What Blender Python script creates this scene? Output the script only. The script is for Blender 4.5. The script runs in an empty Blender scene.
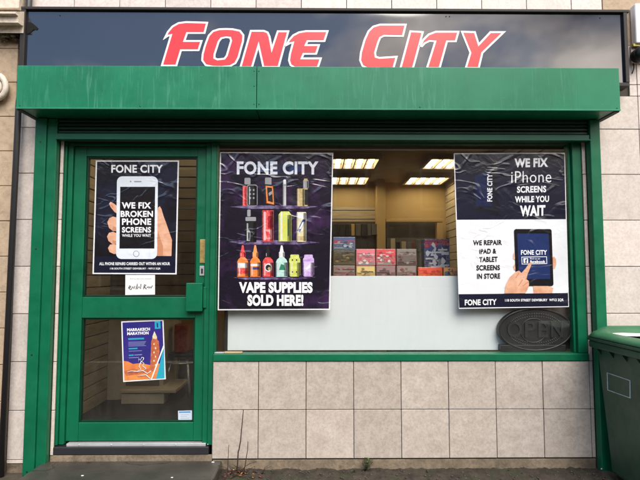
import bpy, bmesh, math, random
from mathutils import Vector, noise
random.seed(7)
R = math.radians
scn = bpy.context.scene
COL = scn.collection

# ------------------------------------------------------------------ camera
F = 518.0                      # focal length in photo pixels (640 wide)
PITCH, YAW = R(3.9), R(0.6)
CAM = Vector((0.0, -3.3, 1.25))
_f = Vector((math.sin(YAW)*math.cos(PITCH), math.cos(YAW)*math.cos(PITCH), math.sin(PITCH)))
_r = Vector((math.cos(YAW), -math.sin(YAW), 0))
_u = _r.cross(_f)
def W(px, py, Y=0.0):
    """point of the vertical plane y=Y measured on the photograph, in metres"""
    d = _f + _r*((px-320)/F) - _u*((py-240)/F)
    t = (Y-CAM.y)/d.y
    return CAM + d*t
def X(px, py, Y=0.0): return W(px, py, Y).x
def Z(py, Y=0.0, px=320): return W(px, py, Y).z
def M(n, Y=0.0): return n*(Y-CAM.y)/F          # photo pixels -> metres at depth Y

cd = bpy.data.cameras.new('camera'); cam = bpy.data.objects.new('camera', cd); COL.objects.link(cam)
cam.location = CAM
cam.rotation_euler = (math.pi/2+PITCH, 0, -YAW)
cd.sensor_width = 36; cd.lens = F/640*36; cd.clip_end = 500; cd.clip_start = 0.05
scn.camera = cam

# ------------------------------------------------------------------ materials
def lin(c):
    return tuple((v/255/12.92 if v/255 <= .04045 else ((v/255+.055)/1.055)**2.4) for v in c)
class NT:
    def __init__(s, name):
        s.m = bpy.data.materials.new(name); s.m.use_nodes = True
        s.t = s.m.node_tree; s.n = s.t.nodes; s.l = s.t.links
        s.b = s.n['Principled BSDF']; s.out = s.n['Material Output']; s.tc = None
    def node(s, t, **k):
        n = s.n.new(t)
        for a, v in k.items(): setattr(n, a, v)
        return n
    def coord(s, scale=(1,1,1), rnd=False):
        tc = s.node('ShaderNodeTexCoord'); mp = s.node('ShaderNodeMapping')
        mp.inputs['Scale'].default_value = scale
        s.l.new(tc.outputs['Object'], mp.inputs['Vector']); return mp.outputs['Vector']
    def noise(s, scale, detail=4, rough=.6, vscale=(1,1,1), dist=0):
        n = s.node('ShaderNodeTexNoise'); n.inputs['Scale'].default_value = scale
        n.inputs['Detail'].default_value = detail; n.inputs['Roughness'].default_value = rough
        n.inputs['Distortion'].default_value = dist
        s.l.new(s.coord(vscale), n.inputs['Vector']); return n.outputs['Fac']
    def voro(s, scale, feat='F1', vscale=(1,1,1), out='Distance'):
        n = s.node('ShaderNodeTexVoronoi'); n.feature = feat; n.inputs['Scale'].default_value = scale
        s.l.new(s.coord(vscale), n.inputs['Vector']); return n.outputs[out]
    def ramp(s, fac, stops):
        n = s.node('ShaderNodeValToRGB'); e = n.color_ramp.elements
        while len(e) < len(stops): e.new(.5)
        for i, (p, c) in enumerate(stops):
            e[i].position = p; e[i].color = (c if len(c) == 4 else (*c, 1)) if not isinstance(c, (int, float)) else (c, c, c, 1)
        s.l.new(fac, n.inputs['Fac']); return n.outputs['Color']
    def mix(s, fac, a, b, mode='MIX'):
        n = s.node('ShaderNodeMix'); n.data_type = 'RGBA'; n.blend_type = mode
        for sock, v in ((n.inputs[0], fac), (n.inputs[6], a), (n.inputs[7], b)):
            if isinstance(v, (int, float)): sock.default_value = v
            elif isinstance(v, tuple): sock.default_value = (*v, 1) if len(v) == 3 else v
            else: s.l.new(v, sock)
        return n.outputs[2]
    def math(s, op, a, b=0.0):
        n = s.node('ShaderNodeMath', operation=op)
        for i, v in enumerate((a, b)):
            if isinstance(v, (int, float)): n.inputs[i].default_value = v
            else: s.l.new(v, n.inputs[i])
        return n.outputs[0]
    def col(s, v):
        if isinstance(v, tuple): s.b.inputs['Base Color'].default_value = (*v, 1)
        else: s.l.new(v, s.b.inputs['Base Color'])
    def rough(s, v):
        if isinstance(v, (int, float)): s.b.inputs['Roughness'].default_value = v
        else: s.l.new(v, s.b.inputs['Roughness'])
    def bump(s, h, strength=.3, dist=.01):
        n = s.node('ShaderNodeBump'); n.inputs['Strength'].default_value = strength; n.inputs['Distance'].default_value = dist
        s.l.new(h, n.inputs['Height'])
        prev = s.b.inputs['Normal'].links
        if prev: s.l.new(prev[0].from_socket, n.inputs['Normal'])
        s.l.new(n.outputs['Normal'], s.b.inputs['Normal'])

def plain(name, c, rough=.5, metal=0, var=.12, scale=9, bump=0):
    t = NT(name)
    f = t.noise(scale, 5)
    t.col(t.ramp(f, [(.3, tuple(v*(1-var) for v in c)), (.7, tuple(min(1, v*(1+var)) for v in c))]))
    t.rough(rough); t.b.inputs['Metallic'].default_value = metal
    if bump: t.bump(t.noise(scale*12, 4), bump, .002)
    return t.m

GREEN = (.0015, .112, .050)
def green_paint(name, c=GREEN, streaks=False, dirt=True):
    t = NT(name)
    base = t.ramp(t.noise(3.5, 5), [(.3, tuple(v*.82 for v in c)), (.7, tuple(v*1.18 for v in c))])
    if dirt:
        g = t.ramp(t.noise(26, 6, .75, (1, 1, .25)), [(.56, 0), (.8, 1)])
        base = t.mix(t.math('MULTIPLY', g, .35), base, (.012, .03, .02))
    if streaks:                                     # chalky rain runs and faded paint
        runs = t.ramp(t.noise(44, 5, .6, (1, 1, .09), .8), [(.53, 0), (.66, 1)])
        area = t.ramp(t.noise(1.5, 3, .5, (1, 1, .3)), [(.40, 0), (.62, 1)])
        base = t.mix(t.math('MULTIPLY', t.math('MULTIPLY', runs, area), .24), base, (.16, .42, .31))
        fade = t.ramp(t.noise(.9, 3, .5, (1, 1, .4)), [(.45, 0), (.65, 1)])
        base = t.mix(t.math('MULTIPLY', fade, .5), base, (.022, .195, .110))
        spots = t.ramp(t.noise(120, 4), [(.68, 0), (.76, 1)])
        base = t.mix(t.math('MULTIPLY', spots, .3), base, (.35, .4, .32))
    t.col(base)
    t.rough(t.ramp(t.noise(14, 4), [(.3, .3), (.7, .5)]))
    t.b.inputs['Specular IOR Level'].default_value = .32
    t.bump(t.noise(160, 3), .06, .002); t.bump(t.noise(5, 2), .12, .01)
    return t.m

def tile_mat(name, base, tint, dark=1.0):
    t = NT(name)
    g = t.node('ShaderNodeNewGeometry')
    rnd = g.outputs['Random Per Island']
    # every tile shifts the cloudy print by its own random amount
    tc = t.node('ShaderNodeTexCoord'); add = t.node('ShaderNodeVectorMath', operation='ADD')
    cmb = t.node('ShaderNodeCombineXYZ')
    for i in range(3): t.l.new(t.math('MULTIPLY', rnd, 17.0+9*i), cmb.inputs[i])
    t.l.new(tc.outputs['Object'], add.inputs[0]); t.l.new(cmb.outputs[0], add.inputs[1])
    def nz(sc, det, ro, dist=0):
        n = t.node('ShaderNodeTexNoise'); n.inputs['Scale'].default_value = sc; n.inputs['Detail'].default_value = det
        n.inputs['Roughness'].default_value = ro; n.inputs['Distortion'].default_value = dist
        t.l.new(add.outputs[0], n.inputs['Vector']); return n.outputs['Fac']
    a = t.ramp(nz(13, 8, .72, .2), [(.36, 0), (.64, 1)])
    b = t.ramp(nz(55, 5, .75, .1), [(.44, 0), (.64, 1)])
    c = t.mix(t.math('MULTIPLY', a, .6), base, tint)
    c = t.mix(t.math('MULTIPLY', b, .5), c, tuple(v*.82 for v in tint))
    c = t.mix(t.math('MULTIPLY', t.ramp(nz(70, 3, .6), [(.62, 0), (.75, 1)]), .25), c, (.62, .56, .5))
    hv = t.node('ShaderNodeHueSaturation'); t.l.new(c, hv.inputs['Color'])
    t.l.new(t.math('ADD', t.math('MULTIPLY', rnd, .17), .90), hv.inputs['Value'])
    # grime creeping up from the pavement
    d = t.ramp(t.noise(4.5, 6, .7), [(.55, 0), (.85, 1)])
    t.col(t.mix(t.math('MULTIPLY', d, .35), hv.outputs['Color'], (.2, .16, .12)))
    t.rough(.42); t.bump(nz(60, 4, .6), .08, .002)
    return t.m

def brick_mat(name):
    t = NT(name)
    b = t.node('ShaderNodeTexBrick'); tc = t.node('ShaderNodeTexCoord'); mp = t.node('ShaderNodeMapping')
    mp.inputs['Rotation'].default_value = (math.pi/2, 0, 0)
    t.l.new(tc.outputs['Object'], mp.inputs['Vector']); t.l.new(mp.outputs[0], b.inputs['Vector'])
    b.inputs['Color1'].default_value = (.2, .09, .05, 1); b.inputs['Color2'].default_value = (.12, .055, .035, 1)
    b.inputs['Mortar'].default_value = (.2, .18, .15, 1); b.inputs['Scale'].default_value = 1
    b.inputs['Brick Width'].default_value = .22; b.inputs['Row Height'].default_value = .075; b.inputs['Mortar Size'].default_value = .008
    t.col(b.outputs['Color']); t.rough(.9); return t.m

def print_mat(name, c, c2=None, scale=20, crease=1.0, rough=.22, lo=.4, hi=.6):
    """ink on a creased glossy sheet"""
    t = NT(name)
    if c2: t.col(t.ramp(t.noise(scale, 4, .6), [(lo, c), (hi, c2)]))
    else: t.col(t.ramp(t.noise(5, 4), [(.3, tuple(v*.93 for v in c)), (.7, tuple(min(1, v*1.07) for v in c))]))
    t.rough(rough)
    t.b.inputs['Coat Weight'].default_value = .6; t.b.inputs['Coat Roughness'].default_value = .12
    if crease:
        # long sharp folds: domain-warped ridges in two directions plus soft buckling
        def ridge(sc, vs, w):
            n = t.noise(sc, 2, .5, vs, .6)
            return t.ramp(t.math('ABSOLUTE', t.math('SUBTRACT', n, .5)), [(0, 1), (w, 0)])
        h = t.math('ADD', ridge(3.2, (1, 1, .8), .035), ridge(4.6, (.6, 1, 1.5), .03))
        gate = t.ramp(t.noise(4.2, 2), [(.45, 0), (.6, 1)])
        t.bump(t.math('MULTIPLY', h, gate), .22*crease, .012)
        t.bump(t.noise(7, 3, .55, (1, 1, 1), 1.2), .15*crease, .02)
    t.l.new(t.b.inputs['Normal'].links[0].from_socket, t.b.inputs['Coat Normal']) if crease else None
    return t.m

def glass_mat(name, tint=(.965, .975, .97)):
    t = NT(name); t.n.remove(t.b)
    tr = t.node('ShaderNodeBsdfTransparent'); tr.inputs[0].default_value = (*tint, 1)
    gl = t.node('ShaderNodeBsdfGlossy'); gl.inputs['Roughness'].default_value = .02
    df = t.node('ShaderNodeBsdfDiffuse'); df.inputs[0].default_value = (.5, .48, .45, 1)
    fr = t.node('ShaderNodeFresnel'); fr.inputs['IOR'].default_value = 1.6
    mx = t.node('ShaderNodeMixShader'); gm = t.node('ShaderNodeNewGeometry'); t.l.new(t.math('MULTIPLY', fr.outputs[0], t.math('SUBTRACT', 1.0, gm.outputs['Backfacing'])), mx.inputs[0]); t.l.new(tr.outputs[0], mx.inputs[1]); t.l.new(gl.outputs[0], mx.inputs[2])
    dirt = t.ramp(t.math('ADD', t.math('MULTIPLY', t.noise(9, 6, .7), .6), t.math('MULTIPLY', t.noise(30, 5, .6, (1, 1, .08)), .4)), [(.42, 0), (.75, 1)])
    m2 = t.node('ShaderNodeMixShader'); t.l.new(t.math('MULTIPLY', dirt, .02), m2.inputs[0]); t.l.new(mx.outputs[0], m2.inputs[1]); t.l.new(df.outputs[0], m2.inputs[2])
    t.l.new(m2.outputs[0], t.out.inputs[0]); return t.m

def emit_mat(name, c, s):
    t = NT(name); t.b.inputs['Emission Color'].default_value = (*c, 1); t.b.inputs['Emission Strength'].default_value = s
    t.col(tuple(c)); return t.m

def slat_mat(name, c):
    t = NT(name)
    t.col(t.ramp(t.noise(6, 5, .6, (.5, 1, 6)), [(.3, tuple(v*.75 for v in c)), (.7, tuple(v*1.15 for v in c))]))
    t.rough(.5); return t.m

MT = dict(
    green=green_paint('green_gloss_paint'),
    green_box=green_paint('weathered_green_paint', (.003, .150, .070), True),
    green_dark=green_paint('shaded_green_paint', (.001, .026, .013)),  # slat green darkened for the shade under the box; glazing beads share it
    tile=tile_mat('cloudy_beige_tile', (.55, .492, .435), (.36, .30, .255)),
    tile_pale=tile_mat('pale_cream_tile', (.68, .61, .565), (.52, .45, .405)),
    grout=plain('dark_grout', (.06, .05, .042), .9, bump=.3),
    black=plain('black_plastic', (.007, .007, .0075), .5),
    black_paint=plain('black_iron_paint', (.018, .018, .021), .45, bump=.15),
    brownframe=plain('dark_brown_trim', (.012, .008, .007), .65),
    white=plain('white_card', (.78, .78, .78), .5, var=.03),
    white_board=plain('white_laminate_board', (.72, .75, .77), .35, var=.03, scale=2),
    rubber=plain('dull_black', (.004, .004, .004), 1.0),
    alu=plain('aluminium_strip', (.62, .62, .64), .35, .5),
    brass=plain('worn_brass', (.55, .38, .14), .35, .7, .3, 40),
    steel=plain('satin_steel', (.6, .62, .63), .35, .6),
    ochre=plain('ochre_painted_wall', (.47, .32, .13), .6, var=.06, scale=2),
    ceil=plain('brown_grey_ceiling', (.40, .33, .26), .8, var=.08),
    carpet=plain('dark_carpet', (.035, .032, .03), .95, bump=.5, scale=30),
    slat=slat_mat('beige_slatwall', (.45, .36, .24)),
    slat_groove=plain('slat_groove', (.05, .035, .02), .8),
    beige=plain('beige_cabinet', (.44, .37, .26), .5),
    glass=glass_mat('shop_glass'),
    tube=emit_mat('lit_lamp_tube', (1, .86, .55), 8.0),
    timber=plain('bare_timber', (.45, .33, .18), .7),
    paint_line=plain('pale_blue_paint_line', (.34, .44, .47), .5, var=.3, scale=30),
    twig=plain('dry_twig_bark', (.035, .02, .015), .9),
    weed=plain('weed_leaf', (.045, .09, .02), .6, var=.4, scale=40),
    roof=plain('slate_roof', (.05, .05, .055), .7),
    brick=brick_mat('house_brick'),
)
def bin_plastic(name, c, hi):
    t = NT(name)
    base = t.ramp(t.noise(4, 6, .65), [(.3, tuple(v*.75 for v in c)), (.7, tuple(v*1.25 for v in c))])
    sc = t.ramp(t.noise(26, 5, .7, (1, 1, .12), .4), [(.62, 0), (.74, 1)])
    base = t.mix(t.math('MULTIPLY', sc, .35), base, hi)
    dust = t.ramp(t.noise(7, 6, .7), [(.5, 0), (.8, 1)])
    base = t.mix(t.math('MULTIPLY', dust, .3), base, (.10, .095, .075))
    t.col(base); t.rough(t.ramp(t.noise(9, 5), [(.3, .35), (.7, .6)])); t.bump(t.noise(110, 3), .1, .002)
    return t.m
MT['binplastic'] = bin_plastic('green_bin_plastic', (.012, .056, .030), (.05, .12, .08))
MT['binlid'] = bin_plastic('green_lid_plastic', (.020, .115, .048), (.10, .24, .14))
def concrete(name, c, c2, scale=7, rough=.85, moss=None):
    t = NT(name)
    base = t.ramp(t.noise(scale, 7, .7), [(.32, c2), (.66, c)])
    base = t.mix(t.math('MULTIPLY', t.ramp(t.noise(scale*9, 5, .7), [(.45, 0), (.7, 1)]), .45), base, tuple(v*.45 for v in c2))
    if moss:
        base = t.mix(t.ramp(t.noise(5, 6, .7), [(.52, 0), (.66, 1)]), base, moss)
    t.col(base); t.rough(rough); t.bump(t.noise(scale*10, 6, .7), .5, .006); t.bump(t.noise(scale*2, 4), .3, .01)
    return t.m
MT['plinth'] = concrete('weathered_plinth_render', (.29, .225, .155), (.12, .095, .065), 6, .85, (.085, .07, .045))
MT['stone'] = concrete('sandstone_ashlar', (.50, .38, .26), (.40, .30, .205), 3)
MT['stone_pale'] = concrete('pale_painted_stone', (.74, .66, .56), (.60, .51, .42), 4)
MT['moss'] = concrete('mossy_stone', (.16, .12, .07), (.05, .045, .025), 12)
MT['pave'] = concrete('damp_pavement', (.085, .070, .052), (.045, .036, .027), 5, .6)
MT['soil'] = concrete('damp_grit', (.060, .046, .031), (.016, .012, .009), 16, .75, (.026, .036, .012))
MT['asphalt'] = concrete('asphalt', (.06, .06, .06), (.04, .04, .04), 9)
def step_mat():
    t = NT('damp_slate_step')
    base = t.ramp(t.noise(3.5, 7, .65), [(.3, (.028, .026, .023)), (.7, (.064, .058, .049))])
    crack = t.ramp(t.math('ABSOLUTE', t.math('SUBTRACT', t.noise(1.3, 3, .6), .5)), [(0, 1), (.006, 0)])
    base = t.mix(t.math('MULTIPLY', crack, .8), base, (.008, .007, .006))
    t.col(base); t.rough(t.ramp(t.noise(5, 4), [(.3, .25), (.7, .55)]))
    t.bump(t.noise(30, 6, .7), .35, .004); return t.m
MT['step'] = step_mat()
def sign_mat():
    t = NT('glossy_navy_acrylic')
    t.col(t.ramp(t.noise(2, 5), [(.3, (.008, .011, .024)), (.7, (.011, .014, .028))]))
    t.rough(t.ramp(t.noise(3, 5, .65), [(.3, .02), (.75, .06)])); t.b.inputs['IOR'].default_value = 1.8
    t.bump(t.noise(1.2, 2, .5, (1, 1, .5)), .25, .012)
    return t.m
MT['sign'] = sign_mat()
t = NT('red_vinyl'); t.col((.66, .032, .038)); t.rough(.25); t.bump(t.noise(3, 2), .05, .01); MT['red'] = t.m
t = NT('white_vinyl'); t.col((.85, .84, .85)); t.rough(.3); MT['white_vinyl'] = t.m

# ------------------------------------------------------------------ builders
class B:
    """collects shapes in world metres; obj() links them as ONE mesh object"""
    def __init__(s): s.bm = bmesh.new(); s.mi = 0
    def _new(s, fs, smooth=False):
        for f in fs: f.material_index = s.mi; f.smooth = smooth
    def box(s, x0, x1, y0, y1, z0, z1, bev=0.0, seg=2):
        if x0 > x1: x0, x1 = x1, x0
        if y0 > y1: y0, y1 = y1, y0
        if z0 > z1: z0, z1 = z1, z0
        v = [s.bm.verts.new((x, y, z)) for x in (x0, x1) for y in (y0, y1) for z in (z0, z1)]
        fs = [s.bm.faces.new([v[i] for i in q]) for q in ((0,1,3,2),(4,6,7,5),(0,4,5,1),(2,3,7,6),(0,2,6,4),(1,5,7,3))]
        s._new(fs)
        if bev:
            es = list({e for f in fs for e in f.edges})
            r = bmesh.ops.bevel(s.bm, geom=es, offset=bev, segments=seg, affect='EDGES', profile=.5)
            s._new([f for f in r['faces']])
        return s
    def hexa(s, pts, bev=0):      # 8 points: bottom ring of 4, top ring of 4
        v = [s.bm.verts.new(p) for p in pts]
        fs = [s.bm.faces.new([v[i] for i in q]) for q in ((3,2,1,0),(4,5,6,7),(0,1,5,4),(1,2,6,5),(2,3,7,6),(3,0,4,7))]
        s._new(fs)
        if bev:
            r = bmesh.ops.bevel(s.bm, geom=list({e for f in fs for e in f.edges}), offset=bev, segments=3, affect='EDGES', profile=.5)
            s._new(r['faces'])
        return s
    def prism(s, pts, depth):     # planar polygon of world points, thickened by depth (a Vector)
        a = [s.bm.verts.new(p) for p in pts]; b = [s.bm.verts.new(Vector(p)+depth) for p in pts]
        fs = [s.bm.faces.new(a), s.bm.faces.new(b[::-1])]
        n = len(pts)
        for i in range(n): fs.append(s.bm.faces.new((a[i], b[i], b[(i+1) % n], a[(i+1) % n])))
        s._new(fs); return s
    def face(s, pts):
        s._new([s.bm.faces.new([s.bm.verts.new(p) for p in pts])]); return s
    def tube(s, pts, r, n=8, cap=True):
        rs = r if isinstance(r, (list, tuple)) else [r]*len(pts)
        rings = []
        pts = [Vector(p) for p in pts]
        for i, p in enumerate(pts):
            d = (pts[min(i+1, len(pts)-1)]-pts[max(i-1, 0)]).normalized()
            a = d.orthogonal().normalized() if i == 0 else (a-d*a.dot(d)).normalized()
            c = d.cross(a)
            rings.append([s.bm.verts.new(p+(a*math.cos(k*2*math.pi/n)+c*math.sin(k*2*math.pi/n))*rs[i]) for k in range(n)])
        fs = []
        for A, C in zip(rings, rings[1:]):
            for k in range(n): fs.append(s.bm.faces.new((A[k], A[(k+1) % n], C[(k+1) % n], C[k])))
        s._new(fs, True)
        if cap: s._new([s.bm.faces.new(rings[0][::-1]), s.bm.faces.new(rings[-1])])
        return s
    def ball(s, c, r, sc=(1,1,1), sub=2):
        m = bmesh.ops.create_icosphere(s.bm, subdivisions=sub, radius=r)
        for v in m['verts']: v.co = Vector((v.co.x*sc[0], v.co.y*sc[1], v.co.z*sc[2]))+Vector(c)
        s._new({f for v in m['verts'] for f in v.link_faces}, True); return s
    def mesh(s, me):
        n0 = len(s.bm.faces); s.bm.from_mesh(me); s.bm.faces.ensure_lookup_table()
        s._new(s.bm.faces[n0:]); bpy.data.meshes.remove(me); return s
    def obj(s, name, mats, parent=None, smooth=False):
        me = bpy.data.meshes.new(name)
        root = parent
        while root is not None and root.parent is not None: root = root.parent
        off = root.location.copy() if root is not None else None
        bmesh.ops.recalc_face_normals(s.bm, faces=s.bm.faces[:])
        loc = Vector((0, 0, 0))
        if off is not None: loc = off
        else:
            vs = [v.co for v in s.bm.verts]
            loc = Vector(((min(v.x for v in vs)+max(v.x for v in vs))/2, (min(v.y for v in vs)+max(v.y for v in vs))/2, min(v.z for v in vs)))
        bmesh.ops.translate(s.bm, verts=s.bm.verts[:], vec=-loc)
        s.bm.to_mesh(me); s.bm.free()
        for m in (mats if isinstance(mats, (list, tuple)) else [mats]): me.materials.append(m)
        if smooth:
            for p in me.polygons: p.use_smooth = True
        o = bpy.data.objects.new(name, me); COL.objects.link(o)
        if parent is None: o.location = loc
        else: o.parent = parent
        return o
def tag(o, label, cat, group=None, kind=None):
    o['label'] = label; o['category'] = cat
    if group: o['group'] = group
    if kind: o['kind'] = kind
    return o
def thing(name, label, cat, loc, group=None):
    o = bpy.data.objects.new(name, None); COL.objects.link(o); o.location = loc; o.empty_display_size = .1
    return tag(o, label, cat, group)
def struct(o, label=None):
    o['kind'] = 'structure'
    if label: o['label'] = label
    return o
def copy_tree(o, parent=None):
    c = o.copy(); COL.objects.link(c)
    if parent: c.parent = parent
    for ch in list(o.children): copy_tree(ch, c)
    return c

def curve_mesh(splines, offset, extrude):
    """2D outlines (first is outer, others holes) -> filled mesh"""
    cu = bpy.data.curves.new('outline', 'CURVE'); cu.dimensions = '2D'; cu.fill_mode = 'BOTH'
    for pts in splines:
        sp = cu.splines.new('POLY'); sp.points.add(len(pts)-1); sp.use_cyclic_u = True
        for p, q in zip(sp.points, pts): p.co = (q[0], q[1], 0, 1)
    cu.offset = offset; cu.extrude = extrude
    ob = bpy.data.objects.new('outline', cu); COL.objects.link(ob)
    dg = bpy.context.evaluated_depsgraph_get()
    me = bpy.data.meshes.new_from_object(ob.evaluated_get(dg))
    bpy.data.objects.remove(ob); bpy.data.curves.remove(cu); return me
def text_mesh(s, bold=0.0, shear=0.0, spacing=1.06):
    cu = bpy.data.curves.new('lettering', 'FONT'); cu.body = s; cu.offset = bold; cu.shear = shear; cu.space_character = spacing
    cu.resolution_u = 4
    ob = bpy.data.objects.new('lettering', cu); COL.objects.link(ob)
    dg = bpy.context.evaluated_depsgraph_get()
    me = bpy.data.meshes.new_from_object(ob.evaluated_get(dg))
    bpy.data.objects.remove(ob); bpy.data.curves.remove(cu); return me

class Print:
    """a printed sheet lying on plane y=Y; drawn in photo pixels, each ink layer a hair prouder"""
    def __init__(s, root, Y): s.root, s.Y, s.k = root, Y, 0
    def up(s): s.k += 1; return s.Y-.00012*s.k
    def poly(s, name, pts, mat, parent=None):
        b = B(); y = s.up(); b.face([W(u, v, y) for u, v in pts]); return b.obj(name, mat, parent or s.root)
    def polys(s, name, shapes, mats, parent=None, shade=()):
        b = B(); n = len(mats)
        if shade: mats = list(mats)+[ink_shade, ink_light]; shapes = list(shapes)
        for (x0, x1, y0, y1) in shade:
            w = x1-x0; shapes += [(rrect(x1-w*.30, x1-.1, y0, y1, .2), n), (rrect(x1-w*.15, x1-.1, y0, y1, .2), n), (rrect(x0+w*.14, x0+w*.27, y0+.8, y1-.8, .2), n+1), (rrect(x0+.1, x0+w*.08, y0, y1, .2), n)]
        for pts, mi in shapes:
            y = s.up()-0; s.k -= .75; b.mi = mi; b.face([W(u, v, y) for u, v in pts])
        s.k = math.ceil(s.k)+1
        return b.obj(name, mats, parent or s.root)
    def text(s, body, x0, x1, y0, y1, mat, bold=.02, name='lettering', shear=0, vertical=False, skew=0, parent=None, b=None):
        me = text_mesh(body, bold, shear)
        vs = [v.co.copy() for v in me.vertices]
        a0, a1 = min(v.x for v in vs), max(v.x for v in vs); c0, c1 = min(v.y for v in vs), max(v.y for v in vs)
        y = s.up()
        for v in me.vertices:
            p, q = (v.co.x-a0)/(a1-a0), (v.co.y-c0)/(c1-c0)
            if vertical: u, w = x0+(1-q)*(x1-x0), y1-p*(y1-y0)
            else: u, w = x0+p*(x1-x0), y1-q*(y1-y0)+skew*(p-.5)
            v.co = W(u, w, y)
        bb = B(); bb.mesh(me); return bb.obj(name, mat, parent or s.root)
def rrect(x0, x1, y0, y1, r, n=5, sk=0):
    pts = []
    for cx, cy, a in ((x1-r, y0+r, -90), (x1-r, y1-r, 0), (x0+r, y1-r, 90), (x0+r, y0+r, 180)):
        for i in range(n+1):
            t = R(a+90*i/n); pts.append((cx+r*math.cos(t)+sk*(cy-y0), cy+r*math.sin(t)))
    return pts
def ell(cx, cy, rx, ry, n=20, a0=0): return [(cx+rx*math.cos(2*math.pi*i/n+a0), cy+ry*math.sin(2*math.pi*i/n+a0)) for i in range(n)]

# ------------------------------------------------------------------ measured lines of the shop front
T = .298                                           # tile module
zTileB = Z(459, 0, 400); zSill = Z(361, 0, 400)
zGround = Z(471.5, 0, 400)
G0 = zGround                                        # pavement level at the wall
xRailL0, xRailL1, xRailL2 = X(29.5, 300, -.05), X(41, 300, -.05), X(52.5, 300, -.03)
xRailR0, xRailR1 = X(595.6, 312, -.05), X(606, 312, -.05)
xFrL, xFrR = X(57, 300), X(214, 300)
xWinR = X(587, 310)
zBoxB = Z(121.5)                                    # underside of shutter box at the wall
xBox0, xBox1 = X(15.6, 108, -.22), X(620.7, 108, -.22)
zBox0, zBox1 = Z(110, -.22), Z(66.5, -.22)
zDoorB = Z(447, 0, 130); zStep = Z(460.5, 0, 130)
zHead = Z(143, .03)
xPipe = X(18.5, 110, -.06)

# ------------------------------------------------------------------ ground, road
b = B(); b.box(-80, 80, -3.9, .35, G0-.3, G0)
struct(b.obj('pavement', MT['pave']), 'damp brown grey pavement in front of the shop')
b = B(); b.box(-80, 80, -9.5, -4.04, G0-.4, G0-.12)
struct(b.obj('road', MT['asphalt']))
b = B(); b.box(-80, 80, -4.035, -3.905, G0-.35, G0+.001, .015)
struct(b.obj('kerb', MT['stone_pale']))
b = B(); b.box(-80, 80, -12.2, -9.505, G0-.4, G0-.02)
struct(b.obj('far_pavement', MT['pave']))
b = B(); b.box(-200, 200, -200, 200, G0-.8, G0-.42)
struct(b.obj('ground', MT['asphalt']))
# grit and soil that has gathered against the wall
b = B(); nx, ny = 420, 26
x0s, x1s = X(222, 470), 3.4
vs = []
for j in range(ny+1):
    for i in range(nx+1):
        x = x0s+(x1s-x0s)*i/nx; y = .012-.42*j/ny
        h = .011*max(0, 1-j/ny*1.6)+.011*noise.noise((x*9, y*9, 0))+.009*noise.noise((x*31, y*31, 3))+.006*noise.noise((x*75, y*75, 9))
        if j/ny < .4: h += .006
        vs.append(b.bm.verts.new((x, y, G0+max(-.006, h*(1.0 if j < ny-5 else (ny-j)/6)))))
for j in range(ny):
    for i in range(nx):
        a = j*(nx+1)+i; b._new([b.bm.faces.new((vs[a], vs[a+1], vs[a+nx+2], vs[a+nx+1]))], True)
struct(b.obj('soil', MT['soil']), 'dark damp grit gathered along the foot of the wall')

# ------------------------------------------------------------------ the shop building
shop = thing('shop_building', 'beige tiled shop front with green door and large display window', 'shop', (0, 0, G0))
def tile_field(b, x0, x1, z0, z1, phx, phz, y0=0.0, th=.012, gap=.004, bev=.0018):
    i0 = math.floor((x0-phx)/T); k0 = math.floor((z0-phz)/T)
    x = phx+i0*T
    while x < x1:
        z = phz+k0*T
        while z < z1:
            a, c = max(x, x0)+gap/2, min(x+T, x1)-gap/2; d, e = max(z, z0)+gap/2, min(z+T, z1)-gap/2
            if c-a > .004 and e-d > .004:
                j = random.uniform(-.0012, .0012)
                b.box(a, c, y0+j, y0+th, d, e, bev, 1)
            z += T
        x += T
phz = Z(409.5, 0, 400)
phx = X(258.5, 380)
b = B()
tile_field(b, X(212.5, 400), xWinR+.002, zTileB, zSill-.001, phx, phz)          # below the window
tile_field(b, xWinR+.002, xRailR0-.001, zTileB, zBoxB, xWinR+.002, phz)          # slip by the right guide rail
b.obj('tiled_wall', MT['tile'], shop)
b = B()
xs0 = X(8, 420)
tile_field(b, xs0, xRailL0-.001, zTileB-.02, Z(66), xs0, phz)                    # slip by the left guide rail
b.obj('pale_tiling', MT['tile_pale'], shop)
b = B()
tile_field(b, xRailL2+.001, xFrL+.010, zDoorB-.05, zHead+.1, xRailL2, phz)
b.obj('tile_slip', MT['tile_pale'], shop)
b = B()
tile_field(b, X(72-46, 4), X(602, 4), Z(8.6, 0), Z(8.6, 0)+T*4, X(74, 4), Z(8.6, 0))   # course above the sign
b.obj('upper_tiling', MT['tile_pale'], shop)
b = B()
xr = xRailR1+.002
tile_field(b, xr, 4.4, G0+.1, Z(95), X(637.5, 90)-10*T, phz)
tile_field(b, X(629.5, 90), 4.4, Z(95), Z(44), X(637.5, 90)-10*T, phz)
b.obj('side_tiling', MT['tile_pale'], shop)
# ragged sandstone left bare where tiles are missing
b = B()
zz = Z(44)
b.box(X(603, 4), 4.4, .004, .06, Z(44)+.002, Z(0)+1.2, .004)
b.obj('bare_stone', MT['stone'], shop)
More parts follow.
